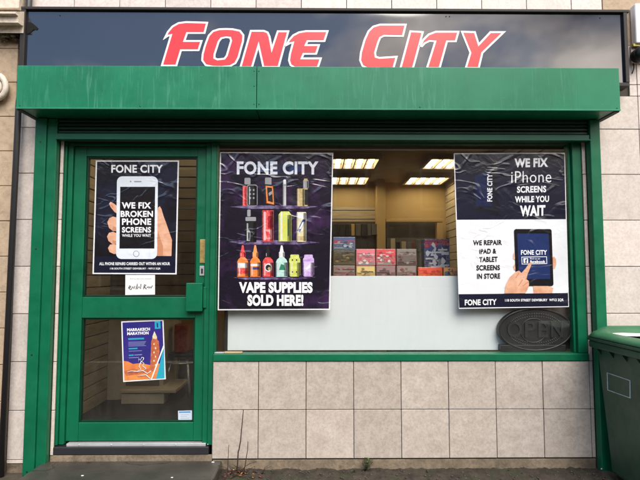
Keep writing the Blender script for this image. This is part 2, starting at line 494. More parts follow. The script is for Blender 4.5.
# masonry behind the tiles, with openings for door and window
b = B()
y0, y1 = .014, .20
xl, xrr = X(22, 420), 4.4
b.box(xl, xFrL+.004, y0, y1, G0-.1, Z(0)+1.2)
b.box(xFrL+.004, xWinR-.004, y0, y1, zHead+.004, Z(0)+1.2)
b.box(xWinR-.004, xrr, y0, y1, G0-.1, Z(0)+1.2)
b.box(xFrR-.004, xWinR-.004, y0, y1, G0-.1, zSill-.012)
b.obj('masonry', MT['grout'], shop)
b = B()                                                     # rendered plinth
b.box(X(212.5, 460), xRailR0-.004, .003, .0135, G0-.1, zTileB-.004, .002)
b.box(xRailR1+.004, 4.4, .003, .0135, G0-.1, G0+.1, .002)
b.box(xs0, xRailL0-.003, .003, .0135, G0-.1, zTileB-.024, .002)
b.box(xRailL2+.002, X(212, 460)-.002, .003, .0135, G0-.1, zDoorB-.05, .002)
b.obj('plinth', MT['plinth'], shop)

# --- door
zLeafT, zLeafB = Z(147, .05, 140), Z(441, .05, 130)
door = B()
Yd = .05
gx0, gx1 = X(82, 300, Yd), X(195.3, 300, Yd)
sx0, sx1 = X(70, 300, Yd), X(204.3, 300, Yd)
zgT, zgm1, zgm0, zgB = Z(156.5, Yd, 140), Z(297, Yd, 140), Z(318, Yd, 140), Z(422.5, Yd, 140)
door.box(sx0, gx0, Yd, Yd+.045, zLeafB, zLeafT, .003)
door.box(gx1, sx1, Yd, Yd+.045, zLeafB, zLeafT, .003)
for a, c in ((zgT, zLeafT), (zgm0, zgm1), (zLeafB, zgB)): door.box(gx0+.0005, gx1-.0005, Yd+.001, Yd+.044, a, c, .003)
dr = door.obj('shop_door', MT['green'], shop)
b = B()                                                     # beads round the glass
for (a, c) in ((zgm1, zgT), (zgB, zgm0)):
    w = .011
    b.box(gx0+.0005, gx0+w, Yd+.010, Yd+.04, a, c, .002); b.box(gx1-w, gx1-.0005, Yd+.010, Yd+.04, a, c, .002)
    b.box(gx0+w+.0005, gx1-w-.0005, Yd+.011, Yd+.04, a+.0005, a+w, .002); b.box(gx0+w+.0005, gx1-w-.0005, Yd+.011, Yd+.04, c-w, c-.0005, .002)
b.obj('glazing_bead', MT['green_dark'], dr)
for (a, c) in ((zgm1, zgT), (zgB, zgm0)):
    b = B(); b.box(gx0+.006, gx1-.006, Yd+.022, Yd+.028, a+.006, c-.006); b.obj('glass_pane', MT['glass'], dr)
b = B()
Yf = .02
zft = zHead
b.box(xFrL, X(62, 300, Yf), Yf, Yf+.10, zDoorB+.004, zft, .003); b.box(X(62.4, 300, Yf), sx0-.003, Yf+.014, Yf+.10, zDoorB+.004, zft, .003)
b.box(sx1+.003, X(209, 300, Yf), Yf+.012, Yf+.10, zDoorB+.004, zft, .003); b.box(X(209.3, 300, Yf), xFrR, Yf, Yf+.10, zDoorB+.004, zft, .003)
b.box(X(62, 300, Yf)+.003, X(209, 300, Yf)-.003, Yf+.016, Yf+.098, zLeafT+.004, zft-.002, .003)
b.obj('door_frame', MT['green'], dr)
b = B(); b.box(X(186.5, 290, .02), X(202.8, 290, .02), .005, Yd-.0005, Z(311.5, .005, 190), Z(283, .005, 190), .004)
b.box(X(203.2, 290, .02), X(206.3, 290, .02), .022, Yd-.0005, Z(308, .02, 190), Z(287, .02, 190), .002)
b.obj('lock_box', MT['green'], dr)
b = B(); b.box(X(200, 250, Yd), X(205.8, 250, Yd), Yd-.004, Yd-.0005, Z(263, Yd, 190), Z(239.5, Yd, 190), .001)
lp = b.obj('brass_plate', MT['brass'], dr)
b = B(); b.box(X(199.8, 270, Yd), X(204.4, 270, Yd), Yd-.005, Yd-.0005, Z(275.6, Yd, 190), Z(266, Yd, 190), .001)
b.mi = 1; b.box(X(201.3, 270, Yd), X(203.1, 270, Yd), Yd-.008, Yd-.0055, Z(273.5, Yd, 190), Z(268.5, Yd, 190), .001)
b.obj('lock_cylinder', [MT['steel'], MT['black']], dr)
b = B(); b.box(sx0+.02, X(206, 440, .03), .02, .075, Z(446.6, .02, 130), Z(443.6, .02, 130), .002)
for i in range(5): b.ball((sx0+.1+i*.2, .019, Z(444.6, .02, 130)), .004)
b.obj('weather_bar', MT['alu'], dr)
b = B(); b.box(X(49.5, 450), X(208.5, 450), .0, .11, Z(455, 0, 130), zDoorB-.001, .004)
b.obj('threshold', MT['black_paint'], dr)

# --- display window
Yw = .012
b = B()
zSt = Z(353.3, Yw, 400)
b.box(xFrR+.001, xWinR-.001, Yw-.02, .09, zSill, zSt-.001, .004)
xg0, xg1 = X(216, 260, Yw), X(577, 310, Yw)
b.box(xg1, xWinR, Yw-.004, .085, zSt, zHead+.03, .004)
b.box(X(574.3, 310, Yw), xg1-.001, Yw+.02, .085, zSt, zHead+.03, .003)
b.box(xFrR+.001, xg0, Yw+.005, .085, zSt, zHead+.03, .003)
b.box(xg0+.001, X(574.3, 310, Yw)-.001, Yw+.02, .083, zHead-.005, zHead+.03, .003)
win = b.obj('display_window', MT['green'], shop)
b = B(); Yg = .055
b.box(xg0-.004, X(574.3, 310, Yw)+.004, Yg, Yg+.006, zSt-.004, zHead+.003)
b.obj('glass_pane', MT['glass'], win)
b = B(); b.box(X(214.5, 352, .02), X(224, 352, .02), Yw+.002, Yg-.002, zSt+.0005, zSt+.006, .001)
b.mi = 1; b.box(X(224.3, 352, .02), X(242, 352, .02), Yw+.002, Yg-.002, zSt+.0005, zSt+.008, .001)
b.obj('sill_packer', [MT['alu'], MT['timber']], win)

# --- interior shell
zF, zC = G0+.12, 2.55
YB = 3.9
RL, RR = -1.86, 1.86
b = B(); b.box(RL-.3, RR+.3, .115, YB+.3, zF-.1, zF); b.obj('shop_floor', MT['carpet'], shop)
b = B(); b.box(RL-.3, RR+.3, .21, YB+.3, zC, zC+.1)
b.obj('ceiling', MT['ceil'], shop)
b = B(); b.box(RL-.3, RR+.3, YB, YB+.15, zF, zC-.002); b.obj('back_wall', MT['ochre'], shop)
def slatwall(name, axis, p, q0, q1, z0, z1, pitch=.1):
    b = B(); b.mi = 1
    if axis == 'x': b.box(p-.02, p+.02, q0, q1, z0, z1)
    else: b.box(q0, q1, p-.001, p+.03, z0, z1)
    b.mi = 0; z = z0
    while z < z1-.01:
        e = min(z+pitch-.009, z1)
        if axis == 'x': b.box(p-.032, p+.032, q0+.001, q1-.001, z, e, .002, 1)
        else: b.box(q0+.001, q1-.001, p-.013, p+.02, z, e, .002, 1)
        z += pitch
    return b.obj(name, [MT['slat'], MT['slat_groove']], shop)
slatwall('slat_wall', 'x', RL, .215, YB-.02, zF+.001, zC-.002)
slatwall('slat_wall', 'x', RR, .215, YB-.02, zF+.001, zC-.002)
slatwall('slat_wall', 'y', YB-.035, X(300, 210, YB), X(376, 210, YB), zF+.001, zC-.35, .125)
# column and opening in the back wall
b = B()
b.box(X(377, 230, YB-.25), X(385.5, 230, YB-.25), YB-.25, YB-.002, zF+.001, zC-.003, .004)
b.box(X(385.5, 220, YB-.2)+.002, X(443, 220, YB-.2), YB-.22, YB-.15, Z(222, YB-.2, 410), Z(219, YB-.2, 410), .004)
b.box(X(437, 240, YB-.2), X(443, 240, YB-.2), YB-.215, YB-.1, zF+.001, Z(222.4, YB-.2, 410), .004)
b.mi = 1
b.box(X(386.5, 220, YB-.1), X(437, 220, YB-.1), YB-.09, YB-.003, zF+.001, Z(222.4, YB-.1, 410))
b.mi = 2
b.box(X(386.5, 220, YB-.1), X(437, 220, YB-.1), YB-.12, YB-.095, Z(270, YB-.1, 410), Z(238, YB-.1, 410), .002)
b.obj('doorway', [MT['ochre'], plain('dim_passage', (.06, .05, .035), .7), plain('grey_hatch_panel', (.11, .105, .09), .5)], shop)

# --- ceiling lights (lit louvre fittings)
def ceiling_light(x0, x1, y0, y1, label):
    o = thing('ceiling_light', label, 'ceiling light', ((x0+x1)/2, (y0+y1)/2, zC-.06), 'louvred ceiling lights inside the shop')
    b = B(); f = .03
    b.box(x0, x1, y0, y0+f, zC-.06, zC-.003, .003); b.box(x0, x1, y1-f, y1, zC-.06, zC-.003, .003)
    b.box(x0, x0+f, y0+f+.001, y1-f-.001, zC-.06, zC-.003, .003); b.box(x1-f, x1, y0+f+.001, y1-f-.001, zC-.06, zC-.003, .003)
    b.obj('frame', MT['ceil'], o)
    n = 4; w = (x1-x0-2*f)/n
    for i in range(n):
        c = x0+f+w*(i+.5)
        b = B(); b.box(c-w*.2, c+w*.2, y0+f+.003, y1-f-.003, zC-.048, zC-.03, .004); b.obj('lamp_tube', MT['tube'], o)
        if i:
            b = B(); b.box(c-w*.5-.006, c-w*.5+.006, y0+f+.002, y1-f-.002, zC-.058, zC-.004); b.obj('louvre', MT['ceil'], o)
    return o
cl = ceiling_light(.17, .72, 2.15, 2.7, 'lit louvred ceiling light nearest the vape poster, front row')
for dx, dy, lab in ((0, 1.05, 'lit louvred ceiling light nearest the vape poster, rear row'), (1.06, 0, 'lit louvred ceiling light beside the two-part repair poster, front row'), (1.03, 1.05, 'lit louvred ceiling light beside the two-part repair poster, rear row')):
    c = copy_tree(cl); c.location += Vector((dx, dy, 0)); c['label'] = lab
for dx in (-1.6,):  # unseen fitting, added to brighten the space behind the door glass
    c = copy_tree(cl); c.location += Vector((dx, -1.55, 0)); c['label'] = 'unseen louvred ceiling light added to brighten the shop floor behind the door'

# ------------------------------------------------------------------ inside the door
cab = thing('display_cabinet', 'beige cabinet with a stepped base standing inside the door', 'cabinet', (-1.5, 1.5, zF))
Yc = 1.35
b = B(); b.box(RL+.034, X(163, 390, Yc), Yc, Yc+.5, zF+.001, Z(308, Yc, 140), .006); b.obj('body', MT['beige'], cab)
b = B(); b.box(X(121, 398, Yc-.14), X(164, 398, Yc-.14), Yc-.14, Yc-.002, zF+.001, Z(393.5, Yc-.14, 140), .005)
b.obj('base', MT['beige'], cab)
b = B(); b.box(X(119, 390, Yc-.16), X(176, 390, Yc-.16), Yc-.16, Yc+.3, Z(393, Yc-.15, 140), Z(389.5, Yc-.15, 140), .005)
b.obj('ledge', MT['slat'], cab)
b = B(); b.box(X(127, 350, Yc), X(160, 350, Yc), Yc-.012, Yc-.001, Z(386, Yc, 140), Z(330, Yc, 140), .004)
b.obj('door_panel', plain('brown_cabinet_door', (.13, .095, .06), .5), cab)
slat = B(); slat.mi = 1
sxa, sxb = RL+.034, X(206, 240, Yc)
sz0, sz1 = Z(307.5, Yc, 140)+.002, zC-.01
slat.box(sxa, sxb, Yc+.03, Yc+.06, sz0, sz1); slat.mi = 0
z = sz0
while z < sz1-.02:
    slat.box(sxa+.001, sxb-.001, Yc+.012, Yc+.04, z, min(z+.088, sz1), .002, 1); z += .098
tag(slat.obj('slat_panel', [slat_mat('brown_slat_board', (.11, .078, .042)), MT['slat_groove']]), 'brown slatted board standing behind the upper door glass', 'slat board')
hk = thing('stool', 'dark stool with thin legs inside the door beside the cabinet', 'stool', (X(182, 400, 1.6), 1.6, zF))
cx = X(183, 360, 1.6); zs = Z(352, 1.6, 180)
b = B(); b.tube([(cx, 1.6, zs-.03), (cx, 1.6, zs)], .15, 20); b.obj('seat', MT['black'], hk)
for k in range(4):
    a = k*math.pi/2+.6
    b = B(); b.tube([(cx+.1*math.cos(a), 1.6+.1*math.sin(a), zs-.031), (cx+.19*math.cos(a), 1.6+.19*math.sin(a), zF+.001)], .011, 8); b.obj('leg', MT['steel'], hk)
b = B(); b.tube([(cx+.152*math.cos(q*math.pi/8), 1.6+.152*math.sin(q*math.pi/8), zF+.3) for q in range(17)], .007, 6); b.obj('foot_ring', MT['steel'], hk)
b = B(); b.box(cx-.07, cx+.05, 1.53, 1.65, zs+.001, Z(324, 1.55, 180), .012)
tag(b.obj('carton', print_mat('orange_red_carton', (.42, .07, .025), (.25, .05, .02), 30, 0)), 'orange red carton sitting on the dark stool inside the door', 'carton')

# ------------------------------------------------------------------ window display
Yb = .125
b = B(); xb0, xb1 = X(227.8, 320, Yb), X(536, 320, Yb)
b.box(xb0, xb1, Yb, Yb+.018, zSt+.003, Z(276, Yb, 390), .002)
tag(b.obj('backing_board', MT['white_board']), 'plain white backing board filling the lower half of the display window', 'board')
b = B(); b.box(X(224.8, 330, Yb+.02), X(227.8, 330, Yb+.02), Yb+.0, Yb+.05, zSt+.003, Z(296, Yb, 226), .002)
tag(b.obj('post', MT['black']), 'thin black upright post at the end of the white backing board', 'post')
b = B(); Ys = .24
zsh = Z(282.5, .30, 390)
b.box(xb0, 1.80, Ys, .56, zsh-.02, zsh, .002)
tag(b.obj('shelf', MT['beige']), 'beige shelf behind the white board carrying the small boxes', 'shelf')
b = B(); b.box(xb1+.01, 1.78, Yb+.05, Yb+.065, zSt+.003, zsh-.03, .002)
slat_r = b.obj('side_board', MT['slat']); slat_r.data.materials[0] = MT['tile_pale']; tag(slat_r, 'beige board behind the unlit oval sign at the window corner', 'board')

def carton(px0, px1, py0, py1, Y, depth, c1, c2, label, band=None, scale=40, name='carton', zbase=None, nsh=24):
    o = thing(name, label, name.replace('_', ' '), (X((px0+px1)/2, py1, Y), Y+depth/2, zbase if zbase is not None else Z(py1, Y, 390)), 'small cartons on the shelf behind the white board')
    x0, x1 = X(px0, py1, Y)+.0015, X(px1, py1, Y)-.0015
    z0 = zbase if zbase is not None else Z(py1, Y, 390); z1 = Z(py0, Y, 390)
    b = B(); b.box(x0, x1, Y, Y+depth, z0+.0006, z1, .003)
    b.obj('box', print_mat('carton_board', c1, tuple((p+q)/2 for p, q in zip(c1, c2)), scale*1.5, 0, .3, .35, .8), o)
    rg = random.Random(label)
    cols = [c1, c2, tuple(min(1, v*1.6+.03) for v in c1), tuple(v*.4 for v in c2)]
    mats = [print_mat('carton_print', k, None, 5, 0, .35) for k in cols]
    b = B(); w_, h_ = x1-x0, z1-z0; lay = 0
    def put(pts, m):
        nonlocal lay
        lay += 1; b.mi = m; y = Y-.0006-.00012*lay
        b.face([(x0+u*w_, y, z0+v*h_) for u, v in pts])
    put([(.04, .62), (.96, .62), (.96, .95), (.04, .95)], 2); put([(.04, .05), (.96, .05), (.96, .2), (.04, .2)], 3)
    if band and len(band[2]) == 3 and band[0] > .4:
        mats.append(print_mat('carton_header', band[2], band[3], 60, 0, .35)); put([(.03, band[0]), (.97, band[0]), (.97, band[1]), (.03, band[1])], 4)
    for k in range(nsh):
        u, v = rg.uniform(.12, .88), rg.uniform(.15, .85); m = rg.choice((1, 1, 0, 2, 3))
        if k % 3: put([(u+rx, v+ry) for rx, ry in [(rg.uniform(.05, .11)*math.cos(q*.9), rg.uniform(.04, .10)*math.sin(q*.9)) for q in range(7)]], m)
        else:
            l = rg.uniform(.08, .3); put([(max(.04, u-l), v-.025), (min(.96, u+l), v-.02), (min(.96, u+l), v+.02), (max(.04, u-l), v+.015)], m)
    b.obj('printed_front', mats, o)
    return o
pink, white, grey = (.62, .14, .17), (.75, .62, .6), (.16, .13, .11)
Y3 = .30
row = [(356, 375.5, pink, white, 'pink and white carton, left in the upper row of cartons'), (376, 396, (.55, .05, .06), white, 'red carton with a white swirl, between the pink and the grey carton'), (396.5, 417, (.20, .165, .145), (.26, .14, .12), 'grey brown carton at the end of the upper row of cartons')]
zr = Z(265.7, Y3, 390)
for (a, c, c1, c2, lab) in row:
    carton(a, c, 249, 265.7, Y3, .12, c1, c2, lab, (.08, .42, c2, c1), 45)
row2 = [(356, 375.5, (.5, .36, .13), (.3, .2, .1), 'yellow brown carton underneath the pink and white carton'), (376, 396, (.22, .12, .12), (.14, .1, .1), 'dull maroon carton underneath the red carton'), (396.5, 417, (.2, .15, .13), (.3, .08, .08), 'grey carton with red marks underneath the grey brown carton')]
for (a, c, c1, c2, lab) in row2:
    carton(a, c, 266, 282.2, Y3, .12, c1, c2, lab, None, 45, zbase=zsh)
carton(333, 355.5, 265.5, 282, Y3, .13, (.16, .12, .1), (.35, .12, .13), 'grey carton with pink marks at the foot of the stack beside the vape poster', None, 40, zbase=zsh)
carton(333, 355.5, 250.5, 265.2, Y3, .13, (.05, .04, .025), (.28, .2, .09), 'dark carton with gold marks in the middle of the stack beside the vape poster', (.1, .9, (.04, .03, .02), (.3, .21, .1)), 60)
carton(333, 355.5, 237, 250.2, Y3, .13, (.05, .08, .2), (.45, .5, .55), 'blue and white carton on top of the stack beside the vape poster', (.5, .75, (.55, .06, .06), (.3, .1, .2)), 50)
carton(418, 443, 267.3, 282.2, Y3-.02, .12, (.65, .06, .03), (.75, .4, .05), 'red and yellow packet in front of the patterned blue box', (.2, .7, (.75, .45, .05), (.6, .04, .03)), 50, zbase=zsh)
carton(443.5, 458, 267, 282.2, Y3-.02, .12, (.55, .25, .06), (.08, .2, .35), 'orange and blue packet beside the repair poster', None, 50, zbase=zsh)
bx = carton(424.5, 450.5, 239, 282.2, Y3+.12, .1, (.03, .035, .14), (.62, .66, .72), 'tall navy box with white and red pattern', (.80, .97, (.6, .05, .07), (.1, .02, .1)), 55, zbase=zsh, nsh=60)
bx['label'] = 'tall navy box with a white pattern and red top, highest box on the shelf'

# dark accessory rack on the back wall
rk = thing('accessory_rack', 'dark rack of hanging packets on the back wall beside the column', 'rack', (X(350, 280, 3.6), 3.7, zF))
b = B(); b.box(X(300, 260, 3.72), X(375.5, 260, 3.72), 3.72, 3.80, Z(300, 3.72, 350), Z(221.5, 3.72, 350), .004); b.obj('backboard', plain('dark_rack_board', (.05, .036, .02), .6), rk)
for r_, (ya, yb_) in enumerate(((224, 236.5), (250, 262))):
    x = 322
    while x < 372:
        w = random.choice((3.2, 4.2, 5))
        b = B(); b.box(X(x, 230, 3.66), X(x+w, 230, 3.66), 3.66, 3.69, Z(yb_-random.random()*2, 3.66, 350), Z(ya, 3.66, 350), .003)
        b.obj('packet', random.choice((MT['black'], MT['black'], MT['ochre'], plain('grey_packet', (.1, .09, .075), .4))), rk)
        x += w+random.choice((1, 1.6))

cs = thing('counter_display', 'grey counter display of small packets beyond the doorway in the back wall', 'display', (X(410, 270, 3.66), 3.66, zF))
b = B(); b.box(X(390, 262, 3.62), X(434, 262, 3.62), 3.62, 3.66, Z(290, 3.62, 410), Z(252, 3.62, 410), .004); b.obj('counter', plain('counter_grey', (.15, .135, .11), .4), cs)
u = 391
while u < 432:
    w_ = random.uniform(2, 4.5)
    b = B(); b.box(X(u, 245, 3.6), X(u+w_, 245, 3.6), 3.6, 3.619, Z(251.5, 3.6, 410), Z(random.uniform(238, 246), 3.6, 410), .003)
    b.obj('packet', random.choice((MT['black'], MT['beige'], plain('faded_red_packet', (.2, .06, .05), .4), plain('slate_packet', (.12, .13, .15), .4))), cs); u += w_+random.uniform(.5, 2)
# ------------------------------------------------------------------ unlit oval OPEN sign
Yo = .068
op = thing('open_sign', 'unlit black oval sign reading OPEN standing in the window corner', 'sign', (X(535, 350, Yo), Yo+.02, zSt))
cxo, cyo = 535.5, 329.5
def ring_prism(rx, ry, ya, yb_, n=48):
    b = B(); b.prism([W(u, v, ya) for u, v in ell(cxo, cyo, rx, ry, n)], Vector((0, yb_-ya, 0))); return b
b = ring_prism(37.2, 21.8, Yo+.006, Yo+.04); hs = b.obj('housing', MT['black'], op)
b = B()
pts = [W(u, v, Yo+.004) for u, v in ell(cxo, cyo, 36.2, 20.8, 48)]; b.tube(pts+[pts[0]], .007, 8, False); b.obj('rim', plain('black_rim', (.009, .009, .01), .45), op)
led = plain('unlit_lamp_grey', (.026, .026, .028), .35); ledd = plain('unlit_dot', (.13, .13, .13), .3)
b = B()
for (rx, ry, n, arcs) in ((28, 16, 74, 1), (25.5, 13.3, 66, 1)):
    for u, v in ell(cxo, cyo, rx, ry, n):
        if abs(v-cyo) > 7.2: b.ball(W(u, v, Yo+.004), .0034, sub=1)
b.obj('lamp_dots', ledd, op)
b = B(); b.tube([W(u, v, Yo+.002) for u, v in ell(cxo-2, cyo+1, 13, 12, 30)], .003, 6, False); b.obj('glass_ring', led, op)
for ch, u0, u1 in (('O', 507.5, 522), ('P', 525, 535.5), ('E', 538.5, 548.5), ('N', 551, 563)):
    me = text_mesh(ch, .012)
    vs = [v.co.copy() for v in me.vertices]; a0, a1 = min(v.x for v in vs), max(v.x for v in vs); c0, c1 = min(v.y for v in vs), max(v.y for v in vs)
    for v in me.vertices: v.co = W(u0+(v.co.x-a0)/(a1-a0)*(u1-u0), 337.5-(v.co.y-c0)/(c1-c0)*16, Yo-.001)
    b = B(); b.mesh(me)
    r = bmesh.ops.extrude_face_region(b.bm, geom=b.bm.faces[:])
    bmesh.ops.translate(b.bm, verts=[g for g in r['geom'] if isinstance(g, bmesh.types.BMVert)], vec=(0, .0065, 0))
    b.obj('letter', led, op)
b = B(); b.box(X(501, 348, Yo), X(566, 348, Yo), Yo+.0, Yo+.05, zSt+.0005, Z(345, Yo, 500), .003); b.obj('base', MT['black'], op)

# ------------------------------------------------------------------ roller shutter
sh = thing('roller_shutter', 'weathered green roller shutter box with guide rails, rolled up over the shop front', 'roller shutter', ((xBox0+xBox1)/2, -.1, G0))
b = B()
xs = X(256.5, 88, -.22)
b.box(xBox0, xs-.0012, -.22, -.002, zBox0, zBox1, .004, 2); b.box(xs+.0012, xBox1, -.2195, -.002, zBox0+.0003, zBox1-.0003, .004, 2)
bx = b.obj('shutter_box', MT['green_box'], sh)
b = B(); b.box(xBox0+.002, xBox1-.002, -.2235, -.2205, zBox0+.001, zBox0+.010, .001); b.obj('lower_lip', green_paint('lip_paint', (.02, .20, .11)), bx)
b = B()
for (u, v) in ((20, 105.5), (617, 108), (254.2, 71), (254.2, 86), (254.2, 104), (259, 71), (259, 104), (420, 107), (140, 106)):
    p = W(u, v, -.22); b.ball((p.x, -.2205, p.z), .0042, (1, .5, 1))
b.obj('rivet', MT['green'], bx)
b = B()                                                     # open end brackets under the box, pale metal
b.box(xBox0+.004, xRailL0-.004, -.212, -.01, zBox0-.0045, zBox0-.0005); b.box(xRailR1+.006, xBox1-.004, -.212, -.01, zBox0-.0045, zBox0-.0005)
b.obj('end_bracket', MT['brownframe'], bx)
zr0 = G0+.004
b = B(); b.box(xRailL0, xRailL1-.001, -.06, -.002, zr0, zBox0-.005, .004); b.box(xRailL1, xRailL2, -.048, -.002, zr0, zBox0-.005, .004)
rl = b.obj('guide_rail', MT['green'], sh)
b = B(); b.box(xRailR0, xRailR1, -.06, -.002, zr0, zBox0-.005, .004); rr_ = b.obj('guide_rail', MT['green'], sh)
b = B()
for v in (142, 249, 355, 472):
    p = W(40.5-(v-140)*.041, v, -.06); b.tube([(p.x, -.0612, p.z), (p.x, -.0595, p.z)], .0055, 10)
b.obj('bolt_hole', MT['black'], rl)
b = B(); p = W(601.5, 469, -.06); b.ball((p.x, -.061, p.z), .006, (1, .5, 1)); b.obj('bolt', MT['steel'], rr_)
xa, xc = xRailL2+.001, xRailR0-.001
b = B()
zt = zBox0-.004; zb = Z(134.2, -.045)
n = 4
for i in range(n):
    a, c = zb+(zt-zb)*i/n, zb+(zt-zb)*(i+1)/n
    b.box(xa, xc, -.040, -.022, a+.002, c-.002, .006, 3)
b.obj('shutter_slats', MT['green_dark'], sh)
b = B(); b.box(xa, xc, -.056, -.012, Z(140.2, -.056), zb-.001, .004); b.box(xa, xc, -.066, -.0565, Z(140.2, -.056), Z(138.6, -.06), .002)
b.obj('bottom_bar', green_paint('bar_paint', (.006, .085, .048)), sh)

# ------------------------------------------------------------------ fascia sign
Ysg = -.075
sg = thing('fascia_sign', 'long glossy navy fascia sign with red letters reading FONE CITY', 'shop sign', (0, -.03, Z(66, Ysg)))
sx_l, sx_r = X(26.3, 40, Ysg), X(622.5, 40, Ysg)
zs0, zs1 = Z(83, Ysg), Z(12.2, Ysg)
b = B(); b.box(sx_l, sx_r, Ysg, -.004, zs0, zs1); b.obj('panel', MT['sign'], sg)
b = B(); Yfr = -.095
b.box(X(19.5, 40, Yfr), sx_r+.04, Yfr, -.003, zs1+.0005, Z(7.8, Yfr), .003)
b.box(X(19.5, 40, Yfr), sx_l-.0005, Yfr, -.003, zs0, zs1-.0005, .003)
b.box(sx_r+.0005, X(628.3, 40, Yfr), Yfr, -.003, zs0+.005, zs1-.0005, .003)
b.box(X(600, 40, Yfr), X(628.3, 40, Yfr), Yfr+.002, -.003, zs0-.02, zs0+.0045, .003)
b.obj('frame', MT['brownframe'], sg)
LET = [
 ('F', (155, 12), [[(66,164),(84,128),(112,95),(150,73),(200,66),(334,70),(317,135),(206,135),(188,187),(298,187),(279,245),(167,245),(137,343),(45,343),(104,148),(84,152)]]),
 ('O', (155, 12), [[(318,225),(330,190),(345,152),(372,124),(410,112),(455,110),(500,112),(545,122),(566,150),(563,190),(550,235),(535,290),(515,328),(480,347),(425,351),(370,350),(325,340),(303,310),(306,270)], [(408,190),(425,168),(455,162),(482,165),(488,185),(474,232),(460,280),(445,300),(400,305),(380,295),(382,270),(395,230)]]),
 ('N', (245, 12), [[(-28,353),(38,122),(120,122),(145,132),(157,158),(172,238),(210,125),(277,125),(215,352),(118,352),(87,212),(45,353)]]),
 ('E', (245, 12), [[(265,212),(283,180),(310,150),(345,132),(390,124),(528,124),(508,187),(400,187),(388,213),(473,213),(455,268),(375,268),(362,298),(485,298),(466,355),(318,355),(292,340),(282,310),(288,270),(308,196),(288,200)]]),
 ('C', (345, 12), [[(388,82),(370,155),(250,152),(225,165),(212,195),(192,262),(196,288),(220,295),(330,288),(310,358),(150,362),(112,345),(97,310),(102,260),(125,180),(150,125),(180,95),(225,82)]]),
 ('I', (345, 12), [[(418,125),(497,130),(435,358),(355,360)]]),
 ('T', (420, 12), [[(2,218),(20,180),(55,145),(100,128),(245,128),(228,188),(172,188),(125,358),(45,358),(98,188),(60,186),(30,200),(12,220)]]),
 ('Y', (420, 12), [[(268,128),(350,130),(375,210),(450,130),(535,130),(398,262),(375,358),(293,358),(322,262)]]),
]
def stand(me, y):           # curve mesh drawn in (x, z) -> stands on plane y
    for v in me.vertices: v.co = (v.co.x, y-v.co.z, v.co.y)
    return me
for ch, (ox, oy), loops in LET:
    sp = []
    for lp_ in loops:
        q = [W(ox+u/6.4, oy+v/6.4, Ysg) for u, v in lp_]; sp.append([(p.x, p.z) for p in q])
    w = .0062
    b = B(); b.mesh(stand(curve_mesh(sp, w, .0012), Ysg-.0016)); lt = b.obj('letter', MT['white_vinyl'], sg)
    b = B(); b.mesh(stand(curve_mesh(sp, -w, .0022), Ysg-.0022)); b.obj('letter_face', MT['red'], lt)
b = B(); b.prism([W(u, v, Ysg-.004) for u, v in ((26.5, 23), (30, 22), (33, 23.5), (36.5, 26.5), (38, 28.2), (36.8, 30), (34, 29.2), (32, 31), (29, 33.5), (26.5, 33.8))], Vector((0, .003, 0)))
b.obj('black_patch', MT['rubber'], sg)  # small dull black shape at the end of the panel
b = B()
for (u, v) in ((446, 16.6), (449.5, 16.6), (60, 15.5), (600, 18)): p = W(u, v, Ysg); b.ball((p.x, Ysg-.001, p.z), .004)
b.obj('screw', MT['black'], sg)

# ------------------------------------------------------------------ neighbour on the left, pipe, fittings on the right
nb = thing('neighbour_building', 'sandstone pilaster with a moulded cornice beside the black drainpipe', 'building', (-2.6, .1, G0))
b = B()
xn1 = X(15.5, 110, -.02)
zc0 = Z(35, -.05, 10)
course = M(35.2); z = Z(151, -.02, 8)-12*course
while z < zc0:
    a, c = max(z, G0-.1), min(z+course, zc0)
    if c-a > .02: b.box(-4.6, xn1, -.02+random.uniform(-.002, .002), .3, a+.0015, c-.0015, .003, 1)
    z += course
b.obj('stone_wall', MT['stone'], nb)
b = B(); b.box(-4.6, xs0-.002, .03, .29, G0-.1, Z(0)+1.2); b.obj('masonry', MT['moss'], nb)
b = B()
prof = [(33, .02), (33, -.10), (25.5, -.10), (25.5, -.115), (22.5, -.16), (16, -.16), (13.5, -.19), (11.5, -.19), (11.5, .02)]
xe = X(18, 20, -.16)
pp = [Vector((-4.6, y, Z(v, y, 10))) for v, y in prof]
b.prism(pp, Vector((xe+4.6, 0, 0))); b.obj('cornice', MT['stone_pale'], nb)
b = B(); b.box(-4.6, X(19, 5, -.04), -.04, .29, Z(11, -.04, 10)+.02, Z(0)+1.2, .004); b.obj('upper_pilaster', MT['stone_pale'], nb)
b = B()
for i in range(60):
    u, v = random.uniform(-1, 18), 36.5+random.gauss(0, 2.0)
    p = W(u, v, -.05); b.ball((p.x, p.y+random.uniform(-.02, .03), p.z), random.uniform(.008, .017), (1.2, 1, .8), 1)
b.obj('carved_band', MT['moss'], nb)
b = B()                                                     # scroll corbel
pts = []
for i in range(34):
    t_ = i/33*3.6*math.pi; r = 12*(1-i/40); pts.append(W(-5+r*math.cos(-t_+1.2), 88-r*1.1*math.sin(-t_+1.2), -.06))
b.tube(pts, [.02*(1-i/60) for i in range(34)], 8)
b.box(X(-18, 88, -.03), X(3.5, 88, -.03), -.055, -.022, Z(100, -.05, 2), Z(74, -.05, 2), .012)
b.obj('scroll_corbel', MT['stone_pale'], nb)

pipe = B(); zt0 = Z(-10)+.4
xPb = X(3.2, 430, -.06)
pipe.tube([(xPb-.003, -.06, G0), (xPipe, -.06, Z(104, -.06)), (xPipe+.02, -.05, Z(66, -.06)), (xPipe+.03, -.045, Z(20, -.05)), (xPipe+.04, -.045, zt0)], M(2.9), 16)
pr = thing('drainpipe', 'black iron drainpipe running down beside the left guide rail', 'drainpipe', (xPipe, -.06, G0))
pipe.obj('pipe', MT['black_paint'], pr)

